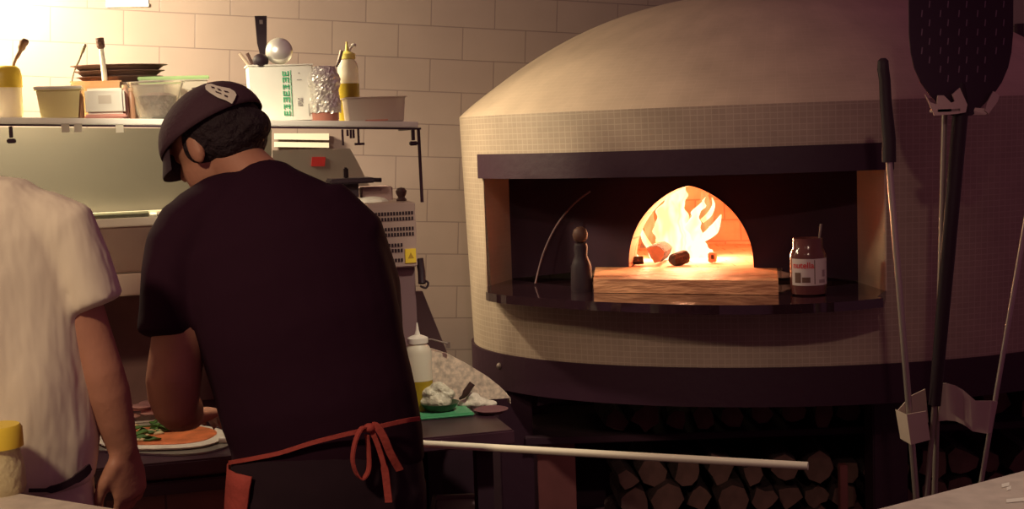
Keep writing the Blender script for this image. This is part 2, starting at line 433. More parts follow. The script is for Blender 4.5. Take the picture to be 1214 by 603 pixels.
bm = bmn(); prism(bm, [Q(AC+.46*cos(2*pi*i/40), max(NB+.0, cn+.46*sin(2*pi*i/40)), ZM-.03) for i in range(40)], (0, 0, .028))
uvl = bm.loops.layers.uv.new('uv')
for f in bm.faces:
    for l in f.loops: l[uvl].uv = (l.vert.co.x, l.vert.co.y)
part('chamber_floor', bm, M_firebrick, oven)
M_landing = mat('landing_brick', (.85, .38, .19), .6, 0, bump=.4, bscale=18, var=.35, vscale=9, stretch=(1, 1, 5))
def onback(px): d = ray(px, 320); t = (NA.dot(Mc)+NB-.003)/d.dot(NA); p = CAM+d*t; return V((p.x, p.y, ZF+.001))
fl_, frr = atz(704, 347, ZF), atz(923, 350, ZF); bl_, brr = onback(706), onback(921)
bm = bmn(); prism(bm, [V((fl_.x, fl_.y, ZF+.001)), V((frr.x, frr.y, ZF+.001)), brr, bl_], (0, 0, ZM-ZF-.002))
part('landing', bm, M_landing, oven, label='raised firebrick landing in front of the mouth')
# base frame under the oven: columns, shelves, boards
for px, Y in ((612, 4.0), (1050, 3.85)):
    p = at(px, 520, Y); bm = bmn(); box(bm, (p.x, p.y, (ZB-.10)/2), (.10, .10, ZB-.10), bev=.004); part('leg', bm, M_dark, oven)
for x in (.05, 1.75):
    bm = bmn(); box(bm, (x, 4.30 if x < 1 else 4.3, (ZB-.10)/2), (.10, .10, ZB-.10), bev=.004); part('leg', bm, M_dark, oven)
bm = bmn(); box(bm, (.85, 4.14, .695), (1.66, .46, .02), bev=.002); part('wood_shelf', bm, M_recess, oven)
bm = bmn(); box(bm, (.85, 4.14, .36), (1.66, .46, .02), bev=.002); part('wood_shelf', bm, M_recess, oven)
bm = bmn(); box(bm, (.875, 4.385, .45), (2.0, .02, .82)); part('rear_panel', bm, M_recess, oven)
M_redboard = mat('red_brown_board', (.16, .045, .045), .7, 0, var=.2)
a, b = at(636, 516, 3.97), at(681, 516, 3.97); bm = bmn(); box(bm, ((a.x+b.x)/2, 3.97, .35), (b.x-a.x, .02, a.z*2-.70), bev=.002)
part('side_panel', bm, M_redboard, oven, label='red-brown board beside the left leg')
bm = bmn(); prism(bm, [at(640, 452, 3.9), at(696, 457, 3.9), at(694, 466, 3.9), at(676, 474, 3.9), at(637, 481, 3.9)], (0, .012, 0)); part('bracket_plate', bm, M_dark, oven, label='light grey bracket plate under the ring')
a = at(999, 550, 3.80); bm = bmn(); box(bm, (a.x, 3.80, (a.z+.0)/2), (.022, .03, a.z), bev=.002); part('upright', bm, M_redboard, oven)

bm = bmn(); prism(bm, [onv(1206, 28, 4.38), onv(1300, 24, 4.38), onv(1300, 48, 4.38), onv(1206, 52, 4.38)], KV*.015)
tag(part('wall_duct', bm, M_dark), 'short dark duct on the wall at the far right behind the perforated peel', 'duct')
# ------------------------------------------------------------ fire and logs
def flame_mat(name, c0, c1, st):
    m = bpy.data.materials.new(name); m.use_nodes = True; nt = m.node_tree; nt.nodes.clear()
    out = nt.nodes.new('ShaderNodeOutputMaterial'); em = nt.nodes.new('ShaderNodeEmission'); tc = nt.nodes.new('ShaderNodeTexCoord')
    n = nt.nodes.new('ShaderNodeTexNoise'); n.inputs['Scale'].default_value = 14; n.inputs['Distortion'].default_value = .8
    mp = nt.nodes.new('ShaderNodeMapping'); mp.inputs['Scale'].default_value = (1, 1, .45); nt.links.new(tc.outputs['Object'], mp.inputs[0]); nt.links.new(mp.outputs[0], n.inputs[0])
    cr = nt.nodes.new('ShaderNodeValToRGB'); cr.color_ramp.elements[0].color = (*c0, 1); cr.color_ramp.elements[1].color = (*c1, 1)
    cr.color_ramp.elements[0].position = .38; cr.color_ramp.elements[1].position = .55
    nt.links.new(n.outputs[0], cr.inputs[0]); nt.links.new(cr.outputs[0], em.inputs[0]); em.inputs[1].default_value = st
    nt.links.new(em.outputs[0], out.inputs[0]); return m
M_fl1 = flame_mat('flame_core', (1, .80, .26), (1, .92, .55), 1.7)
M_fl2 = flame_mat('flame_edge', (1, .33, .09), (1, .60, .18), .95)
FD = 4.29
def flame(bm, pts, tw=0):
    """pts (px, py, half width px) from the root up"""
    P = [(at(x, y, FD+dy), w*FD/F) for x, y, w, dy in pts]
    sp = smoothpts([p for p, w in P], 5); ws = []
    for i in range(len(P)-1):
        for k in range(5): ws.append(P[i][1] + (P[i+1][1]-P[i][1])*k/5)
    ws.append(P[-1][1]); tube(bm, sp, [max(.0006, w) for w in ws], 16, rb=.6)
fire = thing('fire', 'tall bright yellow fire burning in the oven mouth', 'fire', tuple(at(800, 326, FD)))
bm = bmn()
flame(bm, [(804, 326, 22, 0), (803, 308, 30, 0), (800, 290, 31, 0), (798, 270, 27, 0), (799, 252, 21, 0), (804, 238, 13, 0), (810, 226, 6, 0), (813, 214, .5, 0)])
flame(bm, [(824, 322, 10, -.02), (832, 306, 12, -.02), (829, 288, 11, -.02), (822, 270, 10, -.02), (826, 252, 7, -.02), (834, 240, 3, -.02), (838, 230, .5, -.02)])
flame(bm, [(790, 306, 8, -.02), (785, 290, 10, -.02), (784, 270, 11, -.02), (786, 252, 9, -.02), (790, 240, 5, -.02), (790, 230, .5, -.02)])
flame(bm, [(800, 262, 10, .01), (797, 246, 10, .01), (799, 234, 8, .01), (802, 222, 4, .01), (800, 212, .5, .01)])
flame(bm, [(838, 318, 3, -.01), (840, 306, 4, -.01), (843, 296, 1, -.01)])
fb = fuse(bm, .004, 2)
for v in fb.verts:
    c = v.co; v.co += V((sin(c.z*95+c.x*60)*.0045+sin(c.z*210)*.002, 0, sin(c.x*150)*.004))
part('flame', fb, M_fl1, fire, True, angle=None)
for pts_ in ([(779, 312, 4, 0), (773, 303, 4, 0), (771, 294, 4.5, 0), (765, 285, 4.5, 0), (761, 275, 3, 0), (757, 262, .5, 0)],
             [(762, 318, 5, 0), (757, 308, 4, 0), (752, 300, 2.5, 0), (750, 290, .5, 0)],
             [(829, 284, 5, .02), (838, 279, 6, .02), (846, 272, 7, .02), (851, 263, 4, .02), (855, 254, .5, .02)],
             [(832, 262, 3, .03), (841, 254, 3.5, .03), (846, 243, 2, .03), (844, 234, .5, .03)]):
    bm = bmn(); flame(bm, pts_); part('flame', bm, M_fl1, fire, True, angle=None)
bm = bmn()
flame(bm, [(812, 300, 20, .10), (824, 275, 22, .10), (834, 255, 17, .10), (836, 238, 8, .10), (832, 226, 1, .10)])
flame(bm, [(788, 300, 14, .10), (774, 278, 11, .10), (770, 262, 8, .10), (772, 248, 4, .10), (776, 238, 1, .10)])
part('flame', fuse(bm, .004, 3), M_fl2, fire, True, angle=None)
light('firelight', 'POINT', tuple(at(808, 258, 4.20)), 9, (1, .45, .22), .03)
light('firelight_low', 'POINT', tuple(at(842, 285, 4.20)), 3.5, (1, .45, .22), .03)
light('firelight_low', 'POINT', tuple(at(766, 286, 4.24)), 3.5, (1, .45, .22), .03)

def log(bm, a, b, r, seed=0, n=14):
    rr = random.Random(seed); a, b = V(a), V(b); t = (b-a).normalized(); X = t.orthogonal().normalized(); Y = t.cross(X)
    rad = [r*(1+rr.uniform(-.34, .14)) for _ in range(n)]; rings = []
    for s in (0, .12, .5, .88, 1):
        c = a.lerp(b, s); k = .93 if s in (0, 1) else 1
        rings.append([bm.verts.new(c + X*(rad[i]*k*cos(2*pi*i/n)) + Y*(rad[i]*k*sin(2*pi*i/n))) for i in range(n)])
    for p, q in zip(rings, rings[1:]):
        for i in range(n): j = (i+1) % n; f = bm.faces.new((p[i], p[j], q[j], q[i])); f.material_index = 1
    bm.faces.new(rings[0][::-1]); bm.faces.new(rings[-1])
def fp(px, n_, z):      # point in the chamber under a pixel column
    d = ray(px, 320); t = (NA.dot(Mc)+n_)/d.dot(NA); p = CAM+d*t; return V((p.x, p.y, z))
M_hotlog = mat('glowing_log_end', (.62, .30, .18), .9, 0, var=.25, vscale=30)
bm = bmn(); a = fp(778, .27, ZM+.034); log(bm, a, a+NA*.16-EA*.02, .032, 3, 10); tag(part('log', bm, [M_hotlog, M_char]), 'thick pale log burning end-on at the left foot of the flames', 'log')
bm = bmn(); a = fp(797, .25, ZM+.013); b = fp(814, .29, ZM+.024); log(bm, a, b, .020, 5, 9); tag(part('log', bm, [M_char, M_char]), 'small black charred log at the right foot of the flames', 'log')
bm = bmn(); a = fp(751, .245, ZM+.012); b = fp(763, .25, ZM+.013); log(bm, a, b, .013, 8, 8); tag(part('ember', bm, [M_char, M_char]), 'black lump of charcoal left of the pale burning log', 'charcoal')
bm = bmn(); a = fp(845, .34, ZM+.016); box(bm, a, (.022, .03, .030), (EA, NA, V((0, 0, 1))), .003); o = tag(part('brick_chip', bm, M_firebrick), 'small pale brick chip on the oven floor right of the flames', 'brick')
bm = bmn(); box(bm, fp(845, .324, ZM+.018), (.008, .002, .012), (EA, NA, V((0, 0, 1)))); part('hole', bm, M_char, o)

# firewood stacked under the oven, ends towards the room
M_end = mat('log_end', (.10, .048, .042), .85, 0, var=.25, vscale=22)
def firewood(rows, z0, lab, grp, x0, x1, Y):
    z = z0; k = 0
    for r in range(rows):
        x = x0 + rnd.uniform(0, .05); top = 0
        while x < x1:
            rd = rnd.uniform(.034, .052); x += rd
            zz = z + rd; bm = bmn(); y0 = Y + rnd.uniform(-.02, .04)
            log(bm, (x, y0, zz), (x+rnd.uniform(-.02, .02), y0+.30, zz+rnd.uniform(-.004, .004)), rd, rnd.random(), rnd.choice((7, 8, 9, 10)))
            tag(part('firewood_log', bm, [M_end, M_bark]), lab, 'firewood', grp); x += rd*1.03; k += 1
        z += .082
firewood(1, .705, 'split firewood log lying end-on in the upper rack under the oven', 'firewood in the upper rack', .24, 1.54, 3.92)
firewood(3, .370, 'split firewood log stacked end-on in the lower rack under the oven', 'firewood in the lower rack', .24, 1.54, 3.92)

# ------------------------------------------------------------ things on the hearth slab
def spx(px, py): return atz(px, py, ZF)
p = spx(963, 351); jar = thing('chocolate_spread_jar', 'large glass jar of brown spread with a white and red label on the oven slab', 'jar', (p.x, p.y+.045, ZF))
bm = bmn(); lathe(bm, [(0, 0), (.040, 0), (.046, .004), (.047, .02), (.047, .105), (.043, .118), (.039, .124), (.039, .150), (.036, .150), (.036, .02), (0, .01)], n=36)
part('glass', bm, mat('brown_glass', (.15, .05, .045), .15, 0, trans=.15), jar, True, local=True)
bm = bmn(); nn = 24; R = .0478
def lab(bm, a0, a1, z0, z1, R, mi=0):
    for i in range(nn):
        b0, b1 = a0+(a1-a0)*i/nn, a0+(a1-a0)*(i+1)/nn
        bm.faces.new([bm.verts.new((R*sin(b), -R*cos(b), z)) for b, z in ((b0, z0), (b1, z0), (b1, z1), (b0, z1))])
lab(bm, -1.25, 1.25, .028, .098, R); l_ = part('label', bm, mat('jar_paper', (.60, .50, .46), .6), jar, local=True, label='white paper label')
bm = bmn()
lab(bm, -1.0, -.62, .035, .062, R+.0004)
lab(bm, -.55, -.1, .036, .050, R+.0004); lab(bm, .12, .17, .032, .095, R+.0003)
part('picture', bm, mat('brown_print', (.14, .07, .05), .6), l_, local=True, label='small brown picture')
bm = bmn(); lab(bm, .4, .85, .034, .043, R+.0004); lab(bm, .62, .85, .05, .068, R+.0004); part('small_print', bm, mat('grey_print', (.32, .22, .22), .6), l_, local=True)
def textmesh(txt, size):
    c = bpy.data.curves.new('t', 'FONT'); c.body = txt; c.size = size; c.extrude = .0002; c.align_x = 'CENTER'; c.offset = size*.02
    o = lk('t', c); dg = bpy.context.evaluated_depsgraph_get(); me = bpy.data.meshes.new_from_object(o.evaluated_get(dg)); bpy.data.objects.remove(o)
    b = bmesh.new(); b.from_mesh(me); return b
bm = textmesh('nutella', .022)
for v in bm.verts:
    a = -.50 + v.co.x/R; v.co = V(((R+.0005+v.co.z)*sin(a), -(R+.0005+v.co.z)*cos(a), .074+v.co.y))
part('lettering', bm, M_red, l_, local=True, label='red lettering')
sp = thing('teaspoon', 'thin steel spoon standing in the brown spread jar', 'spoon', (p.x+.014, p.y+.045, ZF+.02))
bm = bmn(); tube(bm, [(0, 0, .012), (.012, 0, .09), (.022, 0, .165)], [.0025, .002, .0035], 8); part('handle', bm, M_dsteel, sp, True, local=True)
bm = bmn(); ell(bm, V((0, 0, .012)), (.010, .004, .016), (V((1, 0, 0)), V((0, 1, 0)), V((0, 0, 1)))); part('bowl', bm, M_dsteel, sp, True, local=True)

p = spx(691, 347); mill = thing('pepper_mill', 'dark pepper mill with a brown round knob at the left of the oven slab', 'pepper mill', (p.x, p.y+.05, ZF))
bm = bmn(); lathe(bm, [(0, 0), (.030, 0), (.031, .01), (.029, .07), (.024, .085), (.018, .10), (.020, .125), (.017, .135), (0, .136)]); part('body', bm, M_black, mill, True, local=True)
bm = bmn(); lathe(bm, [(0, .136), (.010, .137), (.019, .146), (.022, .160), (.018, .174), (.008, .182), (0, .183)]); part('knob', bm, mat('brown_wood', (.11, .05, .035), .6), mill, True, local=True, label='brown round wooden knob')
pp = [Q(-.44, .05, ZF+.004), Q(-.43, .10, ZF+.09), Q(-.40, .14, ZF+.17), Q(-.35, .165, ZF+.235), Q(-.30, .17, ZF+.27)]
bm = bmn(); tube(bm, smoothpts(pp, 6), .0028, 8); tag(part('bent_poker', bm, mat('dark_rod', (.13, .07, .08), .5)), 'thin curved metal poker leaning in the left of the oven recess', 'poker')

# ------------------------------------------------------------ prep counter
CV = 3.03; CZ = .905
uR, _ = uz(606, 505, CV+.03)
ctr = thing('prep_counter', 'dark worktop prep counter with red-brown tiled front along the wall', 'counter', tuple(K(-.4, CV+.35, 0)), KA)
bm = bmn(); kbox(bm, -1.7, uR, CV, 3.80, CZ-.035, CZ, .004); part('worktop', bm, M_dctop, ctr)
bm = bmn(); kbox(bm, -1.68, uR-.30, CV+.035, 3.79, .08, CZ-.036)
uvl = bm.loops.layers.uv.new('uv')
for f in bm.faces:
    for l in f.loops: l[uvl].uv = (l.vert.co.dot(KU), l.vert.co.z)
part('carcass', bm, M_brownbrick, ctr)
bm = bmn(); kbox(bm, -1.68, uR-.30, CV+.08, 3.79, 0, .08); part('plinth', bm, M_recess, ctr)
bm = bmn(); kbox(bm, -1.68, uR-.32, CV+.005, CV+.034, CZ-.075, CZ-.045, .003); part('front_rail', bm, M_dark, ctr)
for uu in (uR-.06,):
    bm = bmn(); kbox(bm, uu-.02, uu+.02, CV+.06, CV+.10, 0, CZ-.036); part('leg', bm, M_recess, ctr)
    bm = bmn(); kbox(bm, uu-.02, uu+.02, 3.70, 3.74, 0, CZ-.036); part('leg', bm, M_dark, ctr)
bm = bmn(); kbox(bm, uR-.40, uR+.07, 3.72, 3.79, .02, CZ-.037); part('under_shade_panel', bm, M_recess, ctr)  # added dark sheet hiding the wall, stands in for shade under the counter
# stone side guard
g = [uz(513, 414, 3.42), uz(532, 420, 3.42), uz(555, 432, 3.42), uz(578, 446, 3.42), uz(592, 457, 3.42), uz(602, 467, 3.42), uz(606, 480, 3.42)]
bm = bmn(); uu0 = uz(494, 414, 3.42)[0]
poly = [K(uu0, 3.42, CZ), K(uu0, 3.42, g[0][1]+.008)] + [K(a, 3.42, z) for a, z in g] + [K(g[-1][0], 3.42, CZ)]
prism(bm, poly, KV*.03); bmesh.ops.bevel(bm, geom=[e for e in bm.edges], offset=.003, segments=1, affect='EDGES')
tag(part('stone_splashback', bm, M_stone), 'speckled beige stone splashback with a sloping top at the end of the prep counter', 'splashback')

# ------------------------------------------------------------ topping fridge on the counter
FV = 3.42
zt = uz(100, 261, FV)[1]; zb = uz(100, 326, FV)[1]
uA, uB = -1.6, uz(436, 280, FV)[0]; uC = uz(494, 280, FV)[0]
zv = uz(460, 241, FV)[1]; zvb = uz(460, 318, FV)[1]
fr = thing('topping_fridge', 'long steel refrigerated topping unit with sunken pans above the prep counter', 'fridge', tuple(K(-.4, FV+.17, CZ)), KA)
bm = bmn(); kbox(bm, uA, uB, FV, FV+.375, zb, zt-.02, .004); part('body', bm, mat('reflecting_steel', (.45, .33, .28), .33, .8, bump=.1, bscale=9), fr)
bm = bmn()
kbox(bm, uA, uB, FV-.006, FV+.03, zt-.02, zt, .002); kbox(bm, uA, uB, FV+.355, FV+.375, zt-.02, zt, .002)
uu = uA
while uu < uB: kbox(bm, uu, uu+.02, FV+.03, FV+.355, zt-.02, zt-.006); uu += .20
part('rim', bm, mat('bright_steel', (.80, .74, .62), .4, .3), fr, label='bright steel rim around the pans')
uu = uA; k = 0
fills = [mat('pan_dark', (.05, .035, .03), .6, var=.5, vscale=40), mat('pan_green', (.06, .055, .03), .7, var=.5, vscale=50), mat('pan_grey', (.12, .09, .08), .5, var=.3)]
while uu < uB-.1:
    bm = bmn(); kbox(bm, uu+.021, uu+.199, FV+.031, FV+.354, zt-.03, zt-.006+.005*(k % 2)); part('pan', bm, fills[k % 3], fr); uu += .20; k += 1
bm = bmn(); kbox(bm, uA, uB+.02, FV-.02, FV+.36, zb-.055, zb-.002, .003); part('support_board', bm, mat('pale_board', (.62, .50, .40), .6), fr, label='pale board under the steel body')
# vent housing at its right end
bm = bmn(); kbox(bm, uB+.002, uC, FV+.002, FV+.34, zvb, zv, .003); part('motor_housing', bm, mat('beige_metal', (.50, .38, .33), .45, .3), fr, label='beige metal motor housing')
hs = fr.children[-1]
bm = bmn(); nrow = 0
for yy in (253.5, 260, 272, 278.5, 291, 297.5, 309):
    z = uz(460, yy, FV)[1]; u1 = uz(490 if yy < 290 else 476, yy, FV)[0]; x = uB+.006
    while x < u1: kbox(bm, x, x+.0048, FV-.0005, FV+.0025, z-.0045, z+.0045); x += .0078
part('vent_slots', bm, M_black, hs, label='rows of dark vent slots')
bm = bmn(); a = uz(480, 295, FV); b = uz(494, 311, FV); kbox(bm, a[0], b[0]-.001, FV-.001, FV+.0015, b[1], a[1]); st = part('sticker', bm, M_yel, hs, label='yellow warning sticker')
bm = bmn(); c = K((a[0]+b[0])/2, FV-.0016, (a[1]+b[1])/2); q = [c+KU*(-.008)+V((0, 0, -.007)), c+KU*.008+V((0, 0, -.007)), c+V((0, 0, .009))]; prism(bm, q, KV*.0005); part('symbol', bm, mat('ochre', (.45, .28, .03), .6), st)
bm = bmn(); kbox(bm, uB+.03, uC-.002, FV+.03, FV+.33, CZ, zvb-.001, .003); part('cabinet_foot', bm, mat('mauve_metal', (.24, .15, .16), .5, .2), fr)
bm = bmn(); kbox(bm, uA+.3, uA+.36, FV+.03, FV+.33, CZ, zb-.056); part('cabinet_foot', bm, M_dark, fr)
bm = bmn(); kbox(bm, uA, uB+.028, FV+.32, FV+.335, CZ, zb-.056); part('rear_panel', bm, mat('maroon_panel', (.22, .11, .10), .7, var=.2), fr)
bm = bmn(); a = uz(498, 322, FV+.02); tube(bm, [K(a[0], FV+.02, a[1]+.035), K(a[0]+.004, FV+.02, a[1]), K(a[0]+.002, FV+.01, a[1]-.03)], .010, 10)
tube(bm, smoothpts([K(a[0]+.002, FV+.01, a[1]-.02), K(a[0]+.018, FV+.01, a[1]-.028), K(a[0]+.012, FV+.01, a[1]-.042), K(a[0]-.003, FV+.01, a[1]-.036)], 5), .003, 8)
part('hook', bm, M_black, fr, True, label='black hook on the housing side')
# steel lid panel and tall splash panel behind the pans
lv = 3.80
def pquad(pts, v, th=.008):
    bm = bmn(); prism(bm, [onv(x, y, v) for x, y in pts], KV*th); return bm
M_pan = mat('olive_grey_metal', (.17, .15, .125), .7, 0, var=.05, vscale=3)
bm = pquad([(-40, 150), (322, 153), (322, 262), (-40, 262)], lv); part('splash_panel', bm, M_pan, fr, label='grey-green metal splash panel behind the pans')
bm = pquad([(323, 178), (415, 176), (424, 192), (438, 220), (438, 262), (323, 262)], lv-.02); ld = part('lid', bm, mat('grey_lid', (.34, .29, .26), .5, .3), fr, label='grey lid panel with a slanted end')
bm = pquad([(370, 186), (386, 186), (385, 197), (369, 197)], lv-.022, .002); part('red_mark', bm, M_red, ld, label='red sticker')
bm = pquad([(326, 158), (390, 158), (390, 166), (326, 165)], 4.36, .03); bm2 = pquad([(326, 168), (390, 169), (390, 175), (326, 174)], 4.36, .03)
me = bpy.data.meshes.new('x'); bm2.to_mesh(me); bm2.free(); bm.from_mesh(me)
tag(part('wall_rail', bm, M_white), 'white double rail fixed to the wall under the glass shelf', 'rail')
# things in front of the lid
z1 = zv
p = onv(415, 214, 3.62); bm = bmn(); box(bm, p, (.12, .10, .014), KAX, .004); box(bm, onv(410, 205, 3.62), (.012, .02, .03), KAX, .003); tube(bm, [p+KU*.05-V((0, 0, 0)), p+KU*.085+V((0, 0, -.002))], .006, 8)
kk = part('black_scale', bm, M_black); kk.name = 'tray'; tag(kk, 'black flat tray with a small upright grip in front of the grey lid', 'tray')
pa = onv(415, 221, 3.62)
bm = bmn(); kbox(bm, pa.dot(KU)-.02, pa.dot(KU)+.02, 3.60, 3.64, zt, p.z-.006); part('stand', bm, M_black, kk)
a = uz(398, 222, 3.60)[0]; b = uz(467, 222, 3.60)[0]; zz = uz(440, 222, 3.60)[1]
bm = bmn(); kbox(bm, uz(428, 222, 3.62)[0], b, 3.62, 3.72, zt, zz, .003); tag(part('cardboard_box', bm, mat('mauve_card', (.30, .19, .18), .8)), 'small brown cardboard box on the topping unit behind the white cloth', 'box')
bm = bmn(); c = onv(440, 240, 3.55); ell(bm, c, (.048, .04, .016), KAX); ell(bm, c+KU*(-.035)+V((0, 0, -.016)), (.045, .04, .026), KAX); ell(bm, c+KU*(-.06)+V((0, 0, .008)), (.035, .03, .013), KAX)
bm = fuse(bm, .003, 3); tag(part('folded_cloth', bm, mat('white_cloth', (.85, .80, .70), .9, bump=.6, bscale=30), None, True), 'crumpled white cloth on the corner of the topping unit', 'cloth')
zh = zv
c = K(uz(476, 236, FV+.1)[0], FV+.1, zh); kn = bmn(); lathe(kn, [(0, 0), (.013, 0), (.014, .004), (.009, .010), (.013, .018), (.015, .026), (.010, .034), (0, .036)], c, 20)
tag(part('bottle_stopper', kn, mat('dark_brown', (.05, .02, .02), .5), None, True), 'small dark brown stopper on top of the beige motor housing', 'stopper')

# ------------------------------------------------------------ glass shelf
SV0, SV1 = 3.40, 3.68
sl = uz(0, 147, SV0); sr = uz(496, 151.5, SV0)
slope = (sr[1]-sl[1])/(sr[0]-sl[0])
def shz(u): return sl[1] + slope*(u-sl[0])     # height of the shelf underside edge
SU0, SU1 = sl[0]-.35, sr[0]
SD = (KU + V((0, 0, slope))).normalized(); SAX = (SD, KV, SD.cross(KV))
TH = .015
shf = thing('glass_shelf', 'long glass shelf on a thin dark frame above the topping unit', 'shelf', tuple(K(sr[0], (SV0+SV1)/2, zv)), KA)
Lc = (SU0+SU1)/2; LL = (SU1-SU0)/cos(math.atan(slope))
bm = bmn(); box(bm, K(Lc, (SV0+SV1)/2, shz(Lc)+TH/2+.001), (LL, SV1-SV0, TH), SAX, .002); part('pane', bm, mat('lit_frosted_glass', (.95, .92, .84), .4, 0, trans=.1, ior=1.3), shf, label='frosted glass pane')
bm = bmn()
box(bm, K(Lc, SV0-.002, shz(Lc)-.002), (LL+.012, .008, .005), SAX)
box(bm, K(SU1+.002, (SV0+SV1)/2, shz(SU1)-.002), (.006, SV1-SV0, .005), SAX)
part('frame', bm, M_dark, shf)
for v in (SV0,):
    a = K(SU1, v, shz(SU1)); bm = bmn(); tube(bm, [a, K(SU1+.002, v, zv)], .0042, 10); part('post', bm, M_dark, shf, True)
for px in (412, 490, 13):
    a = uz(px, 160, SV0)[0]; z = shz(a); bm = bmn()
    if px == 412:
        kbox(bm, a-.014, a-.010, SV0-.002, SV0+.01, z-.045, z-.005); kbox(bm, a+.026, a+.030, SV0-.002, SV0+.01, z-.040, z-.005); kbox(bm, a+.018, a+.042, SV0-.002, SV0+.01, z-.046, z-.040)
        for q in (0, .008, .015): kbox(bm, a+q-.002, a+q+.003, SV0-.002, SV0+.006, z-.022-.006*(q > .004), z-.006)
    else:
        kbox(bm, a-.004, a+.004, SV0-.002, SV0+.01, z-.032, z-.005, .001); kbox(bm, a-.010, a+.010, SV0-.002, SV0+.01, z-.045, z-.034, .002)
    part('bracket', bm, M_dark, shf)

# ------------------------------------------------------------ things on the shelf
def top(u): return shz(u)+TH+.0015
def sp_(px, v=3.50, name='', label='', cat='', group=None):
    u = uz(px, 140, v)[0]; return thing(name, label, cat, tuple(K(u, v, top(u))), KA, group)
def m(px, v=3.5): return px*v*1.0/F
def cup(bm, r0_, r1_, h, wall=.0015, n=28, sx=1, sy=1):
    lathe(bm, [(0, 0), (r0_, 0), (r1_, h), (r1_-wall, h), (r0_-wall, wall*2), (0, wall*2)], n=n, sx=sx, sy=sy)
def rbox(bm, w, d, z0, z1, c=(0, 0), bev=.004, taper=0):
    """axis aligned local box"""
    box(bm, (c[0], c[1], (z0+z1)/2), (w, d, z1-z0), None, bev)
def tub(bm, w0, d0, w1, d1, h, t=.002):
    """open-top tapered rectangular tub"""
    def ring(w, d, z): return [bm.verts.new((a*w/2, b*d/2, z)) for a, b in ((-1, -1), (1, -1), (1, 1), (-1, 1))]
    R = [ring(w0, d0, 0), ring(w1, d1, h), ring(w1+.008, d1+.008, h), ring(w1+.008, d1+.008, h+.003), ring(w1-2*t, d1-2*t, h+.003), ring(w0-2*t, d0-2*t, t)]
    for a, b in zip(R, R[1:]):
        for i in range(4): j = (i+1) % 4; bm.faces.new((a[i], a[j], b[j], b[i]))
    bm.faces.new(R[0][::-1]); bm.faces.new(R[-1])
# 1 jar with a yellow collar, far left
o = sp_(8, 3.46, 'plastic_jar', 'pale jar with a bright yellow lid at the left end of the glass shelf', 'jar')
bm = bmn(); lathe(bm, [(0, 0), (.036, 0), (.039, .005), (.039, .07), (.034, .075), (0, .075)]); part('body', bm, M_milky, o, True, local=True)
bm = bmn(); lathe(bm, [(.034, .070), (.041, .071), (.041, .098), (.037, .115), (.030, .122), (0, .123)]); part('lid', bm, M_yel, o, True, local=True, label='yellow lid')
bm = bmn(); o2 = uz(20, 82, 3.52); a = onv(15, 82, 3.52); b = onv(30, 46, 3.52)
th = thing('wooden_spoon', 'dark round-ended spoon handle standing behind the yellow-lidded jar', 'spoon', tuple(K(a.dot(KU)-.02, 3.54, top(a.dot(KU)))))
tube(bm, smoothpts([K(a.dot(KU)-.02, 3.54, top(a.dot(KU))+.002), a, a.lerp(b, .6), b], 5), [.003]*5+[.0035]*3+[.005]*3+[.009]*2+[.011]*2+[.008], 10)
part('handle', bm, mat('dark_walnut', (.10, .045, .03), .6), th, True)
# 2 glowing tub
o = sp_(72, 3.47, 'food_tub', 'pale yellow translucent food tub right of the yellow-lidded jar', 'tub')
bm = bmn(); tub(bm, .085, .07, .10, .085, .066); part('body', bm, mat('yellow_milky', (.90, .80, .42), .35, trans=.25, ior=1.3), o, local=True)
bm = bmn(); rbox(bm, .112, .095, .069, .076, bev=.002); part('lid', bm, M_white, o, local=True)
# 3 utensils
pu = lambda px, py, v: onv(px, py, v)
a, b = pu(86, 92, 3.60), pu(101, 52, 3.60)
bm = bmn(); tube(bm, smoothpts([K(a.dot(KU)-.02, 3.60, top(a.dot(KU))), a, a.lerp(b, .6), b], 5), [.002]*8+[.003]*4+[.005]*3+[.003], 8); tag(part('spatula', bm, mat('brown_grey', (.20, .15, .10), .6), None, True), 'thin grey-brown spatula handle leaning above the pale yellow tub', 'spatula')
br = thing('pastry_brush', 'white-handled brush with a dark tip standing upright on the shelf', 'brush', tuple(K(uz(122, 90, 3.55)[0], 3.55, top(uz(122, 90, 3.55)[0]))))
a, b, c = pu(124, 90, 3.55), pu(120, 58, 3.55), pu(118, 45, 3.55)
bm = bmn(); tube(bm, [K(a.dot(KU), 3.55, top(a.dot(KU))), a, b], [.004, .007, .006], 10); part('handle', bm, M_white, br, True)
bm = bmn(); tube(bm, [b, b.lerp(c, .2), c], [.006, .010, .010], 12); part('tip', bm, mat('dark_bristle', (.12, .06, .05), .8, bump=.5, bscale=100), br, True, label='dark bristle tip')
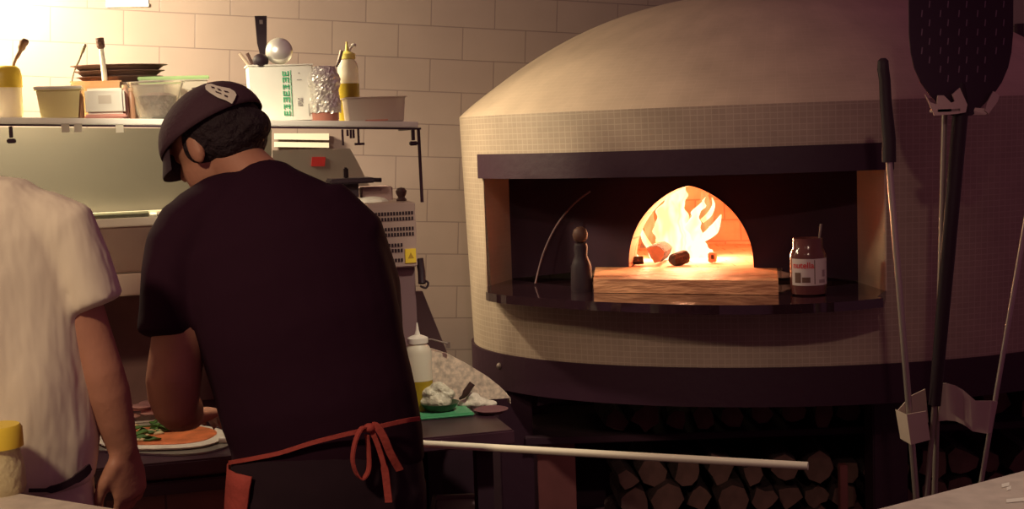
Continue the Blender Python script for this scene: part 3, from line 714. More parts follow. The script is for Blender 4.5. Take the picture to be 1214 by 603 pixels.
# 4 stack of trays on a peach crate
o = sp_(117, 3.60, 'peach_crate', 'peach coloured plastic crate holding up the stacked dark trays', 'crate')
bm = bmn(); tub(bm, .10, .11, .115, .12, .092); part('body', bm, mat('peach_plastic', (.72, .42, .24), .5), o, local=True)
zc = top(uz(140, 100, 3.60)[0]) + .0965
u_ = uz(142, 90, 3.62)[0]
cr = thing('steel_container', 'dull steel container under the right half of the stacked trays', 'container', tuple(K(uz(168, 90, 3.62)[0], 3.62, top(u_))), KA)
bm = bmn(); tub(bm, .10, .10, .108, .11, .0915); part('body', bm, M_dsteel, cr, local=True)
for i, (w, c_) in enumerate(((.215, 'a'), (.225, 'b'), (.24, 'c'))):
    tr = thing('baking_tray', ['dark baking tray, lowest of the stack on the shelf', 'dark baking tray, middle of the stack on the shelf', 'dark baking tray, topmost of the stack on the shelf'][i], 'tray', tuple(K(u_, 3.62, zc+i*.0145)), KA, 'stacked baking trays')
    bm = bmn(); lathe(bm, [(0, 0), (.40*w, 0), (.46*w, .010), (.5*w, .012), (.5*w, .0135), (.455*w, .0125), (.39*w, .002), (0, .002)], n=40, sy=.55); part('pan', bm, mat('tray_metal', (.16, .09, .075), .4, .4), tr, True, local=True)
# 6 white box
o = sp_(126, 3.44, 'white_tub', 'small white square tub on a pink base under the stacked trays', 'tub')
bm = bmn(); rbox(bm, .098, .07, 0, .010, bev=.003); part('base', bm, mat('pink_plastic', (.72, .34, .28), .5), o, local=True, label='pink base')
bm = bmn(); rbox(bm, .092, .068, .010, .072, bev=.006); part('body', bm, M_white, o, local=True)
bm = bmn(); box(bm, (0, -.0345, .045), (.03, .001, .02)); part('mark', bm, mat('faint_grey', (.62, .55, .46), .7), o, local=True)
for px, h, lb in ((96, .072, 'slim brown bottle left of the small white tub'), (150, .082, 'slim pink bottle right of the small white tub'), (157, .075, 'slim brown bottle beside the clear bowl')):
    o = sp_(px, 3.45, 'slim_bottle', lb, 'bottle')
    c_ = (.62, .36, .27) if px == 150 else (.42, .22, .13)
    bm = bmn(); lathe(bm, [(0, 0), (.008, 0), (.009, .004), (.009, h*.7), (.005, h*.85), (.005, h*.9), (0, h*.9)], n=16); part('body', bm, mat('bottle_%d' % px, c_, .4), o, True, local=True)
    bm = bmn(); lathe(bm, [(0, h*.9), (.0065, h*.9), (.0065, h), (0, h)], n=16); part('cap', bm, mat('tan_cap', (.55, .35, .22), .5), o, True, local=True)
# 8 clear bowl with dark contents
o = sp_(187, 3.50, 'clear_bowl', 'clear plastic bowl with dark food in it left of the cap', 'bowl')
bm = bmn(); lathe(bm, [(0, 0), (.040, 0), (.046, .006), (.062, .075), (.067, .088), (.070, .090), (.070, .093), (.064, .093), (.058, .076), (.042, .008), (0, .004)], n=36); part('bowl', bm, M_glass, o, True, local=True)
bm = bmn(); lathe(bm, [(0, .006), (.036, .007), (.046, .04), (.050, .058), (.03, .066), (0, .068)], n=30); part('contents', bm, mat('dark_olives', (.09, .04, .035), .5, bump=1, bscale=60), o, True, local=True, label='dark food')
# 9 green-lidded tray behind
o = sp_(208, 3.62, 'long_container', 'long pale container with a green lid behind the clear bowl', 'container')
bm = bmn(); tub(bm, .15, .08, .165, .09, .100); part('body', bm, M_milky, o, local=True)
bm = bmn(); rbox(bm, .178, .10, .103, .112, bev=.002); part('lid', bm, mat('pale_green', (.42, .62, .28), .5), o, local=True, label='pale green lid')
o = sp_(262, 3.60, 'steel_pan', 'shallow dark pan right behind the black cap', 'pan')
bm = bmn(); lathe(bm, [(0, .0), (.055, 0), (.075, .085), (.078, .085), (.073, .087), (.053, .003), (0, .003)], n=30); part('pan', bm, M_dsteel, o, True, local=True)
# 10 white printed carton with utensils
o = sp_(333, 3.50, 'white_carton', 'white carton with green print holding black and steel utensils', 'carton')
wC = m(70); hC = .137
bm = bmn(); tub(bm, wC, .09, wC+.004, .092, hC, .002); cb = part('box', bm, mat('bright_card', (.90, .88, .78), .6, var=.05), o, local=True)
bm = bmn()
def cbar(x0, x1, z0, z1, y=-.0475): box(bm, ((x0+x1)/2, y-.0003, (z0+z1)/2), (x1-x0, .001, z1-z0))
rr = random.Random(3); gx = .004
for i in range(7):
    z = .012+i*.0165
    cbar(gx, gx+.003, z, z+.012); cbar(gx+.013, gx+.016, z, z+.012); cbar(gx, gx+.016, z+.005*(i % 3), z+.005*(i % 3)+.003); cbar(gx+.006, gx+.009, z+.002, z+.011)
cbar(gx+.020, gx+.0215, .01, .125)
part('green_print', bm, mat('green_ink', (.10, .50, .25), .6), cb, local=True, label='column of green print')
bm = bmn()
for i in range(5):
    for j in range(4):
        if rr.random() < .75: cbar(.040+j*.003, .0425+j*.003, .036+i*.004, .0395+i*.004)
cbar(.040, .052, .100, .102); cbar(.044, .048, .116, .119); cbar(.066, .068, .01, .04)
part('grey_print', bm, mat('grey_ink', (.45, .42, .40), .6), cb, local=True)
cz = top(uz(333, 140, 3.5)[0])
def inbox(px): return K(uz(px, 90, 3.5)[0], 3.5, cz+.01)
sp = thing('black_spatula', 'tall black spatula handle standing in the white carton', 'spatula', tuple(inbox(312)))
bm = bmn(); a, b = onv(312, 84, 3.5), onv(309, 19, 3.5)
tube(bm, [inbox(312), a], .004, 8); ribbon(bm, [a, a.lerp(b, .3), a.lerp(b, .5), b], KU, [.010, .012, .024, .030], .010); part('handle', bm, M_black, sp)
bm = bmn(); c = onv(309.5, 26, 3.494); box(bm, c, (.008, .002, .010), KAX); part('hanging_hole', bm, mat('hole_grey', (.25, .2, .18), .6), sp)
ld = thing('ladle', 'shiny round steel ladle standing in the white carton', 'ladle', tuple(inbox(330)))
c = onv(331, 61, 3.47); fdir = V((.12, -.95, .22)).normalized(); X = fdir.orthogonal().normalized(); Y = fdir.cross(X)
bm = bmn(); rows = []
lathe(bm, [(.034, 0), (.033, -.010), (.026, -.022), (.013, -.029), (0, -.031)], c, 32, axis=-fdir)
lathe(bm, [(.034, 0), (.0315, -.000), (.031, -.009), (.024, -.020), (.012, -.027), (0, -.029)], c, 32, axis=-fdir)
part('bowl', bm, mat('polished_steel', (.92, .88, .80), .32, .6), ld, True)
bm = bmn(); tube(bm, [c+V((-.004, .004, -.033)), inbox(328)+V((0, 0, .06)), inbox(328)], .004, 8); part('handle', bm, M_steel, ld, True)
kn = thing('black_ladle', 'small round black ladle head at the rim of the white carton', 'ladle', tuple(inbox(318)))
bm = bmn(); c = onv(309, 72, 3.46); ell(bm, c, (.020, .016, .018), KAX); part('bowl', bm, M_black, kn, True)
bm = bmn(); tube(bm, [c, inbox(318)+V((0, 0, .05)), inbox(318)], .0035, 8); part('handle', bm, M_black, kn, True)
for i, (x0, x1, lb, c_) in enumerate(((300, 284, 'pale thin stick leaning left out of the white carton', (.55, .42, .32)), (303, 291, 'dark thin stick leaning left out of the white carton', (.12, .06, .05)))):
    bm = bmn(); tube(bm, [inbox(x0+8), onv(x0, 84, 3.5), onv(x1+2*i, 63, 3.5)], .0042, 8); tag(part('wooden_stick', bm, mat('stick_%d' % i, c_, .6), None, True), lb, 'stick')
# 11 foil covered jar
o = sp_(385, 3.47, 'foil_jar', 'jar wrapped in crumpled silver foil right of the white carton', 'jar')
bm = bmn(); lathe(bm, [(0, 0), (.034, 0), (.036, .004), (.038, .04), (0, .04)], n=30); part('glass', bm, mat('pink_jar', (.55, .22, .16), .35), o, True, local=True, label='reddish glass base')
bm = bmn(); n = 44; rows = []
for j in range(22):
    z = .022+.116*j/21; r = .041+.0025*sin(j*.55) - (.010 if j > 17 else 0)*(j-17)/4
    rows.append([bm.verts.new(((r+rr.uniform(-.0028, .0028))*cos(2*pi*i/n), (r+rr.uniform(-.0028, .0028))*sin(2*pi*i/n), z+(rr.uniform(-.005, .003) if j in (0,) else rr.uniform(-.001, .001)))) for i in range(n)])
for a, b in zip(rows, rows[1:]):
    for i in range(n): j = (i+1) % n; bm.faces.new((a[i], a[j], b[j], b[i]))
bm.faces.new(rows[-1]); part('foil', bm, M_foil, o, False, local=True, label='crumpled silver foil')
bm = bmn(); a = K(uz(398, 90, 3.50)[0], 3.47, top(0)+.12); tube(bm, [a, onv(402, 72, 3.50), onv(405, 60, 3.50)], [.003, .005, .005], 10); st = tag(part('tasting_spoon', bm, M_dsteel, None, True), 'thin steel spoon handle sticking up from the foil-wrapped jar', 'spoon')
# 12 oil bottle
def squeeze(o, R, h, oilh, capm, nozh, body, lean=0):
    bm = bmn(); lathe(bm, [(0, .001), (R, .001), (R+.001, .004), (R+.001, h*.86), (R*.9, h*.93), (R*.62, h), (0, h)], n=30); part('body', bm, body, o, True, local=True)
    bm = bmn(); lathe(bm, [(0, 0), (R+.0018, 0), (R+.0018, oilh), (0, oilh)], n=30); part('oil', bm, M_oil, o, True, local=True, label='yellow oil in the lower part')
    bm = bmn(); lathe(bm, [(R*.64, h-.002), (R*.80, h-.001), (R*.80, h+.012), (R*.55, h+.016), (R*.22, h+.020), (.004, h+.020+nozh*.4), (.002, h+.020+nozh), (0, h+.020+nozh)], n=24); part('nozzle_cap', bm, capm, o, True, local=True)
o = sp_(415, 3.56, 'oil_bottle', 'clear squeeze bottle of green-yellow oil with a yellow cap on the shelf', 'bottle')
squeeze(o, .0265, .165, .100, mat('pale_yellow_cap', (.85, .72, .18), .4), .024, M_milky)
bm = bmn(); tube(bm, [(.006, 0, .185), (.012, 0, .195), (.016, 0, .198)], .003, 8); ell(bm, V((.018, 0, .200)), (.007, .006, .005), (V((1, 0, 0)), V((0, 1, 0)), V((0, 0, 1)))); part('nozzle_stopper', bm, M_white, o, True, local=True)
# 13 clear box
o = sp_(443, 3.50, 'clear_box', 'empty translucent plastic box at the right end of the glass shelf', 'box')
bm = bmn(); tub(bm, m(64), .10, m(68), .11, .060, .002); part('body', bm, mat('cloudy_plastic', (.72, .62, .52), .4, trans=.35, ior=1.2), o, local=True)
bm = bmn(); u_ = uz(448, 148, 3.40)[0]; box(bm, K(u_, 3.415, top(u_)+.002), (.055, .025, .004), KAX, .001); tag(part('red_tag', bm, mat('salmon_card', (.80, .36, .26), .6)), 'flat salmon tag lying in front of the translucent box', 'tag')
bm = bmn(); u_ = uz(480, 148, 3.46)[0]; box(bm, K(u_-.012, 3.52, top(u_)+.003), (.030, .05, .006), KAX, .002); tag(part('white_card', bm, M_white), 'small white card at the right end of the shelf', 'card')
for i, px in enumerate((78, 93, 142)):
    a = uz(px, 153, SV0)[0]; bm = bmn(); kbox(bm, a-.009, a+.009, SV0-.012, SV0-.0105, shz(a)-.018, shz(a)+.002); part('price_label', bm, mat('dim_label', (.55, .50, .40), .6), shf)
# paper on the wall
a, b = uz(126, 6, VW), uz(176, 6, VW)
bm = bmn(); kbox(bm, a[0], b[0], VW-.004, VW-.001, b[1], b[1]+.25); kbox(bm, a[0]-.002, b[0]+.002, VW-.010, VW-.001, b[1]-.006, b[1]+.006, .002)
tag(part('wall_notice', bm, mat('cream_sheet', (.86, .80, .66), .6)), 'pale paper sheet hanging on the tiled wall above the shelf', 'paper')

# ------------------------------------------------------------ on the prep counter
def cpt(px, py, z=CZ): return atz(px, py, z)
# peel with pizza
hA = cpt(505, 526, CZ+.014); hB = atz(958, 552, CZ+.014)
dr = (hA-hB).normalized(); hs_ = hA + dr*.28
pz = cpt(190, 518, CZ+.01)
peel = thing('pizza_peel', 'long white-handled pizza peel lying across the prep counter under the raw pizza', 'peel', (pz.x, pz.y, CZ))
Xp = V((dr.x, dr.y, 0)).normalized(); Yp = V((-Xp.y, Xp.x, 0))
headc = V((pz.x, pz.y, CZ+.004))
tip = headc - Xp*.165
bm = bmn(); tube(bm, [hB, hA, hs_, V((tip.x, tip.y, CZ+.012))], .0082, 14); part('handle', bm, mat('pale_pole', (.78, .70, .58), .35), peel, True, label='long white pole handle')
bm = bmn(); pts = []
for i in range(36):
    t = 2*pi*i/36; x = abs(cos(t))**.6*(1 if cos(t) > 0 else -1)*.20; y = abs(sin(t))**.6*(1 if sin(t) > 0 else -1)*.130; pts.append(headc + Xp*x + Yp*y + V((0, 0, -.003)))
prism(bm, pts, (0, 0, .004)); part('blade', bm, mat('peel_metal', (.42, .38, .33), .35, .7), peel, label='flat metal blade')
pizza = thing('pizza', 'raw pizza with tomato sauce, green leaves and cheese on the prep counter', 'pizza', tuple(headc+V((0, 0, .0025))))
def blob(bm, c, rx, ry, h, n=40, jit=.04, seed=1, z=0):
    q = random.Random(seed); ph = [q.uniform(0, 6.28) for _ in range(4)]
    def rr_(t): return 1+jit*sum(sin((k+2)*t+ph[k]) for k in range(4))/2
    prof_ = [(0, 0), (.97, 0), (1, .5), (.95, .9), (.6, 1), (0, 1)]; rings = []
    for r, hh in prof_:
        if r == 0: rings.append([bm.verts.new(V(c)+V((0, 0, z+hh*h)))])
        else: rings.append([bm.verts.new(V(c)+Xp*(rx*r*rr_(2*pi*i/n)*cos(2*pi*i/n))+Yp*(ry*r*rr_(2*pi*i/n)*sin(2*pi*i/n))+V((0, 0, z+hh*h))) for i in range(n)])
    for a, b in zip(rings, rings[1:]):
        for i in range(n):
            j = (i+1) % n
            if len(a) == 1: bm.faces.new((a[0], b[i], b[j]))
            elif len(b) == 1: bm.faces.new((a[i], a[j], b[0]))
            else: bm.faces.new((a[i], a[j], b[j], b[i]))
bm = bmn(); blob(bm, headc+V((0, 0, .003)), .165, .125, .009, seed=4); part('dough', bm, mat('floured_dough', (.86, .78, .64), .8, var=.1, vscale=30), pizza, True, label='pale floured dough')
bm = bmn(); blob(bm, headc+V((0, 0, .010)), .145, .105, .0045, seed=6); part('sauce', bm, mat('tomato_sauce', (.72, .20, .07), .45, var=.35, vscale=25), pizza, True, label='orange-red tomato sauce')
bm = bmn(); q = random.Random(11)
def leafp(c, ang, L, wd, h):
    d = V((cos(ang), sin(ang), 0)); s_ = V((-d.y, d.x, 0)); pts = []
    for i in range(10): t = 2*pi*i/10; pts.append(c + d*(L*cos(t)) + s_*(wd*sin(t)) + V((0, 0, .003*sin(3*t)+h)))
    prism(bm, pts, (0, 0, .0025))
for i in range(16): leafp(headc+Xp*q.uniform(-.02, .10)+Yp*q.uniform(-.08, .07)+V((0, 0, .012)), q.uniform(0, 3.1), q.uniform(.022, .040), q.uniform(.008, .014), .003+i*.0008)
part('leaves', bm, mat('basil_green', (.09, .20, .04), .6, var=.4, vscale=40), pizza, label='green leaves')
for i in range(26):
    bm = bmn(); c = headc+Xp*q.uniform(-.01, .12)+Yp*q.uniform(-.09, .08)+V((0, 0, .016)); ell(bm, c, (q.uniform(.006, .013), q.uniform(.006, .011), .005), (V((1, 0, 0)), V((0, 1, 0)), V((0, 0, 1)))); part('cheese_piece', bm, mat('yellow_cheese', (.72, .55, .28), .6), pizza, True)
# ham tray and container left-behind
p = K(uz(171, 490, 3.46)[0], 3.46, CZ); o = thing('ham_tray', 'small tray of pink sliced ham behind the pizza', 'tray', tuple(p), KA)
bm = bmn(); tub(bm, .13, .10, .14, .11, .02); part('tray', bm, M_white, o, local=True)
bm = bmn()
for i in range(9): ell(bm, V((q.uniform(-.045, .045), q.uniform(-.03, .03), .025+i*.004)), (.03, .024, .006), (V((1, 0, 0)), V((0, 1, 0)), V((0, 0, 1))))
part('ham', bm, mat('pink_ham', (.75, .42, .38), .6, var=.2), o, True, local=True, label='pink slices')
p = cpt(112, 545, CZ-.0); bm = bmn(); kbox(bm, uz(104, 545, CV)[0], uz(121, 545, CV)[0], CV-.004, CV+.001, .84, .862); part('price_label', bm, mat('cream_label', (.75, .62, .40), .6), ctr)
# white squeeze bottle
p = cpt(499, 491); o = thing('squeeze_bottle', 'white squeeze bottle with yellow oil standing on the right end of the prep counter', 'bottle', (p.x-.002, p.y+.02, CZ))
squeeze(o, .0330, .180, .085, M_white, .030, mat('white_bottle', (.82, .78, .62), .35, trans=.2, ior=1.3))
# green board, plate with mozzarella
p = cpt(522, 493); bd = thing('cutting_board', 'green plastic cutting board near the right end of the prep counter', 'cutting board', (p.x-.01, p.y+.02, CZ), KA)
bm = bmn(); rbox(bm, .17, .12, 0, .010, bev=.004); part('board', bm, M_green, bd, local=True)
bw = thing('dark_dish', 'low dark green dish on the green cutting board', 'dish', (p.x-.002, p.y+.025, CZ+.0105))
bm = bmn(); lathe(bm, [(0, 0), (.034, 0), (.048, .018), (.050, .020), (.045, .019), (.032, .004), (0, .004)], n=30); part('dish', bm, mat('dark_green_glaze', (.04, .08, .04), .4), bw, True, local=True)
bm = bmn(); c = V((p.x-.004, p.y+.025, CZ+.035)); I3 = (V((1, 0, 0)), V((0, 1, 0)), V((0, 0, 1)))
for dx, dy, dz, r in ((0, 0, .0, .034), (-.02, .0, .02, .024), (.02, .0, .015, .022), (0, .0, .034, .020), (-.03, 0, 0, .02), (.012, 0, .026, .018)): ell(bm, c+V((dx, dy, dz)), (r, r*.9, r*.7), I3)
tag(part('cheese_bag', fuse(bm, .003, 2), mat('pale_wrap', (.70, .68, .52), .35, var=.35, vscale=45, bump=.8, bscale=40), None, True), 'crumpled pale green and white bag of cheese on the dark dish', 'bag')
p2 = cpt(566, 489); bm = bmn()
for dx, dz, r in ((0, .014, .030), (-.03, .012, .024), (.028, .010, .022), (-.012, .03, .018)): ell(bm, V((p2.x+dx, p2.y+.06, CZ+dz)), (r, r*.8, min(r*.6, dz)), I3)
tag(part('paper_towel', fuse(bm, .003, 2), mat('white_paper', (.78, .72, .60), .9, bump=.8, bscale=40), None, True), 'crumpled white paper towel on the counter before the stone splashback', 'paper towel')
p3 = cpt(582, 492); bm = bmn(); lathe(bm, [(0, 0), (.03, 0), (.044, .010), (.041, .011), (.028, .003), (0, .003)], (p3.x, p3.y+.03, CZ), 28); tag(part('small_plate', bm, mat('mauve_dish', (.20, .09, .10), .5), None, True), 'small dark mauve plate at the counter end', 'plate')
a = onv(549, 470, 3.30); b = onv(560, 454, 3.30); bm = bmn(); tube(bm, [V((a.x-.01, a.y, CZ+.03)), a, a.lerp(b, .3), b], [.003, .005, .009, .008], 10); tag(part('spreader', bm, mat('dark_handle', (.06, .03, .025), .5), None, True), 'short dark spatula handle standing up from the paper towel', 'spatula')
a = cpt(536, 470); b = thing('clear_tub', 'low clear tub behind the bag of cheese', 'tub', (a.x, a.y+.08, CZ), KA)
bm = bmn(); tub(bm, .07, .06, .08, .07, .062); part('body', bm, M_milky, b, local=True)
# wire holder behind bottle and leaning board
p = onv(510, 400, 3.75); bm = bmn()
prism(bm, [onv(493, 345, 3.80), onv(501, 345, 3.80), onv(533, 425, 3.80), onv(533, 470, 3.80), onv(515, 470, 3.80), onv(493, 400, 3.80)], KV*.015)
for v in bm.verts:
    if v.co.z < .95: v.co.z = CZ
tag(part('leaning_board', bm, mat('brown_board', (.10, .05, .055), .7)), 'dark wedge-shaped board leaning on the wall behind the white squeeze bottle', 'board')
bm = bmn(); a = onv(512, 402, 3.40); b = onv(531, 407, 3.40); tube(bm, [V((a.x-.03, a.y, a.z+.002)), a, b, b+V((.002, 0, -.012))], .0022, 8); box(bm, b+V((0, 0, -.004)), (.012, .004, .016))
gl = part('wire_clip', bm, M_dsteel); tag(gl, 'small steel clip sticking out behind the white squeeze bottle', 'clip')

# ------------------------------------------------------------ low crate at the floor, foreground counters
p = onv(545, 592, 3.4); bm = bmn(); z_ = .55
zz = at(545, 608, 3.35).z; xa, xb = at(512, 590, 3.35).x, at(580, 588, 3.35).x
cr = thing('steel_bin', 'grey rimmed bin standing on the floor under the right end of the counter', 'bin', ((xa+xb)/2, 3.35+.07, 0))
bm = bmn(); rbox(bm, xb-xa, .14, 0, zz, bev=.006); part('body', bm, mat('mauve_bin', (.20, .12, .14), .5), cr, local=True)
bm = bmn()
for s_ in (-1, 1): box(bm, (s_*((xb-xa)/2+.002), 0, zz+.004), (.010, .16, .012)); box(bm, (0, s_*.074, zz+.004), (xb-xa+.01, .010, .012))
part('rim', bm, M_dsteel, cr, local=True)
FC = 1.06
def slab(name, pts, label):
    bm = bmn(); prism(bm, [atz(x, y, FC) - V((0, 0, .03)) for x, y in pts], (0, 0, .03))
    t_ = thing(name, label, 'counter', tuple(atz(*pts[0], FC)*1.0 - V((0, 0, FC))))
    part('worktop', bm, M_ctop, t_)
    cx = sum((atz(x, y, FC) for x, y in pts), V())/len(pts)
    bm = bmn(); prism(bm, [(cx + (atz(x, y, FC)-cx)*.92) * 1.0 - V((0, 0, cx.z)) for x, y in pts], (0, 0, FC-.031)); part('base', bm, M_dark, t_); return t_
slab('service_counter', [(1030, 606), (1225, 555), (1420, 500), (1500, 700), (1100, 760)], 'pale stone service counter in the lower right corner of the photo')
slab('service_counter', [(-160, 590), (0, 581), (150, 605), (170, 760), (-220, 760)], 'pale service counter in the lower left corner below the man in white')
# marks on the counter at right
bm = bmn()
a = atz(1197, 596, FC+.0005); 
def mark(px, py, pw, ph):
    q_ = [atz(px-pw/2, py+ph/2, FC+.0006), atz(px+pw/2, py+ph/2-2, FC+.0006), atz(px+pw/2, py-ph/2-2, FC+.0006), atz(px-pw/2, py-ph/2, FC+.0006)]; prism(bm, q_, (0, 0, .001))
mark(1204, 594, 22, 4); mark(1192, 576, 9, 4); mark(1196, 580, 5, 4)
tag(part('paper_scraps', bm, M_white), 'white paper scraps on the right-hand stone counter', 'paper')
# yellow topped tub on left counter
p = atz(-8, 590, FC); o = thing('yellow_lid_tub', 'tall cloudy tub with a yellow lid on the left service counter', 'tub', (p.x, p.y+.035, FC))
hh = at(10, 503, p.y+.035).z - FC
bm = bmn(); lathe(bm, [(0, 0), (.036, 0), (.039, .01), (.037, hh*.45), (.033, hh*.55), (.033, hh-.03), (0, hh-.03)], n=28); part('body', bm, mat('cloudy_yellow', (.68, .58, .34), .45, trans=.2, bump=.5, bscale=30), o, True, local=True)
bm = bmn(); lathe(bm, [(.034, hh-.036), (.0385, hh-.035), (.038, hh-.006), (.034, hh), (0, hh)], n=28); part('lid', bm, M_yel, o, True, local=True, label='yellow lid')

# ------------------------------------------------------------ peel rack and long tools at right
RY_ = 3.10
def tp(px, py, Y=RY_): return at(px, py, Y)
rack = thing('tool_rack', 'free-standing steel tool rack with curled white brackets in front of the oven', 'rack', (tp(1110, 580).x, RY_, 0))
a, b = tp(1120, 136), tp(1108, 590); d = (b-a)/(a.z-b.z); ft = b + d*b.z; ft.z = 0
bm = bmn(); tube(bm, [a, b, ft+V((0, 0, .01))], .0068, 12); part('post', bm, M_dsteel, rack, True)
bm = bmn(); lathe(bm, [(0, 0), (.17, 0), (.17, .008), (.02, .014), (.010, .03), (0, .03)], (ft.x, ft.y, 0), 36); part('base', bm, M_dark, rack, True)
M_brk = mat('pale_bracket_metal', (.60, .47, .40), .5, .2)
def bandpts(L, Y): return [tp(x, y, Y+dy) for x, y, dy in L]
def vband(bm, top_, bot_, th=.004):
    n = len(top_); vs = [(bm.verts.new(a), bm.verts.new(b), bm.verts.new(b+V((0, th, 0))), bm.verts.new(a+V((0, th, 0)))) for a, b in zip(top_, bot_)]
    for p_, q_ in zip(vs, vs[1:]):
        for i in range(4): j = (i+1) % 4; bm.faces.new((p_[i], p_[j], q_[j], q_[i]))
    bm.faces.new(vs[0][::-1]); bm.faces.new(vs[-1])
bm = bmn()   # lower bracket: curved plate to the right, box fold to the left
T = [(1113, 455, 0), (1122, 454, -.004), (1133, 457, -.01), (1142, 462, -.018), (1150, 469, -.026), (1157, 475, -.032), (1176, 475, -.045)]
B = [(1113, 499, 0), (1122, 498, -.004), (1133, 499, -.01), (1142, 503, -.018), (1148, 507, -.026), (1153, 511, -.032), (1171, 514, -.045)]
vband(bm, [tp(x, y, RY_-.012+dy) for x, y, dy in T], [tp(x, y, RY_-.012+dy) for x, y, dy in B]); 
T = [(1176, 475, -.045), (1183, 476, -.01), (1178, 500, 0)]; B = [(1171, 514, -.045), (1176, 512, -.01), (1174, 512, 0)]
vband(bm, [tp(x, y, RY_-.012+dy) for x, y, dy in T], [tp(x, y, RY_-.012+dy) for x, y, dy in B])
part('lower_bracket', bm, M_brk, rack, label='curled pale metal bracket')
bm = bmn()
vband(bm, [tp(1097, 461, RY_+.01), tp(1080, 469, RY_), tp(1063, 488, RY_-.01)], [tp(1101, 500, RY_+.01), tp(1084, 512, RY_), tp(1070, 521, RY_-.01)])
vband(bm, [tp(1062, 485, RY_-.01), tp(1075, 491, RY_-.05)], [tp(1068, 520, RY_-.01), tp(1080, 527, RY_-.05)])
vband(bm, [tp(1075, 491, RY_-.05), tp(1098, 487, RY_-.05)], [tp(1080, 527, RY_-.05), tp(1103, 521, RY_-.05)])
part('clamp', bm, M_brk, rack, label='pale folded metal clamp')
bm = bmn()
poly = [tp(x, y, RY_-.055) for x, y in ((1097, 112), (1103, 121), (1111, 124), (1112, 113), (1119, 113), (1128, 122), (1132, 120), (1129, 112), (1138, 104), (1147, 124), (1145, 133), (1134, 135), (1108, 137))]
prism(bm, poly, (0, .006, 0)); box(bm, tp(1120, 131, RY_-.025), (.05, .06, .006)); part('upper_bracket', bm, M_brk, rack, label='pale toothed metal bracket')
bm = bmn(); poly = [tp(x, y, RY_-.045) for x, y in ((1170, 122), (1178, 108), (1185, 113), (1183, 120), (1172, 135), (1168, 131))]
prism(bm, poly, (0, .006, 0)); vband(bm, [tp(1140, 126, RY_-.02), tp(1172, 129, RY_-.040)], [tp(1142, 136, RY_-.02), tp(1169, 136, RY_-.040)]); part('side_hook', bm, M_brk, rack)
# perforated peel, blade up
pl = thing('perforated_peel', 'long perforated pizza peel with a dark blade standing upright in the rack', 'peel', (tp(1108, 590).x, RY_-.03, 0))
YB = RY_-.030
half = [(62, -70), (62.5, -20), (62, 40), (60, 62), (56, 80), (48, 98), (38, 112), (26, 124), (16, 134), (11, 137)]
cxp = lambda y: 1140 - (y)*.0
L_ = [tp(1140-w, y, YB) for w, y in half]; R_ = [tp(1141+w*.97, y, YB) for w, y in half]
bm = bmn(); prism(bm, L_+R_[::-1], (0, .005, 0)); bld = part('blade', bm, mat('dark_peel_metal', (.035, .014, .030), .5, .2), pl)
bm = bmn()
for r in range(16):
    for c in range(5):
        x = 1093+c*22+(r % 2)*9; y = -50+r*11
        if y > 100 or abs(x-1140) > 58-(max(0, y-50)*.6): continue
        a_ = tp(x, y, YB-.0006); prism(bm, [a_+V((-.0022, 0, -.007)), a_+V((.0003, 0, -.008)), a_+V((.0022, 0, .007)), a_+V((-.0003, 0, .008))], (0, .0004, 0))
part('slots', bm, mat('slot_glint', (.20, .13, .17), .5), bld, label='small slanted slots')
a, b = tp(1139, 130, YB+.003), tp(1108, 480, YB+.003); d = (b-a)/(a.z-b.z); ft = b + d*b.z
bm = bmn(); tube(bm, [tp(1139, 90, YB+.012), a, a.lerp(b, .5), b], [.009, .0175, .0165, .014], 14); part('grip', bm, M_black, pl, True, label='black sleeve of the pole')
bm = bmn(); tube(bm, [b, V((ft.x, ft.y, .005))], .006, 12); part('pole', bm, M_dsteel, pl, True)
bm = bmn(); part_p = [(tp(1129.5, 190+0, YB-.012)), ]
# oven brush with black head
bh = thing('oven_brush', 'long-poled oven brush with a slim black head beside the lintel', 'brush', (tp(1087, 590).x, RY_-.03, 0))
YR = RY_-.02
a, b, c = tp(1047, 72, YR), tp(1054, 192, YR), tp(1086, 585, YR); d = (c-b)/(b.z-c.z); ft = c+d*c.z
bm = bmn(); tube(bm, [a+V((0, 0, .006)), a, tp(1047, 82, YR), tp(1049, 95, YR), tp(1050, 120, YR), tp(1054, 165, YR), b], [.006, .012, .0135, .013, .0135, .0155, .016], 14); part('head', bm, M_black, bh, True, label='slim black brush head')
bm = bmn(); tube(bm, [b, c, V((ft.x, ft.y, .005))], .0075, 12); part('pole', bm, M_steel, bh, True)
# scraper pole at the right edge
sr_ = thing('scraper', 'thin steel scraper pole leaning at the right edge of the photo', 'scraper', (tp(1160, 585).x, RY_-.02, 0))
a, b = tp(1216, 262, YR), tp(1163, 572, YR); d = (b-a)/(a.z-b.z); ft = b+d*b.z; tp_ = a - d*.45
bm = bmn(); tube(bm, [tp_, a, b, V((ft.x, ft.y, .005))], .0058, 12); part('pole', bm, M_steel, sr_, True)
bm = bmn(); box(bm, tp_, (.16, .01, .10), bev=.003); part('scraper_plate', bm, M_dsteel, sr_)

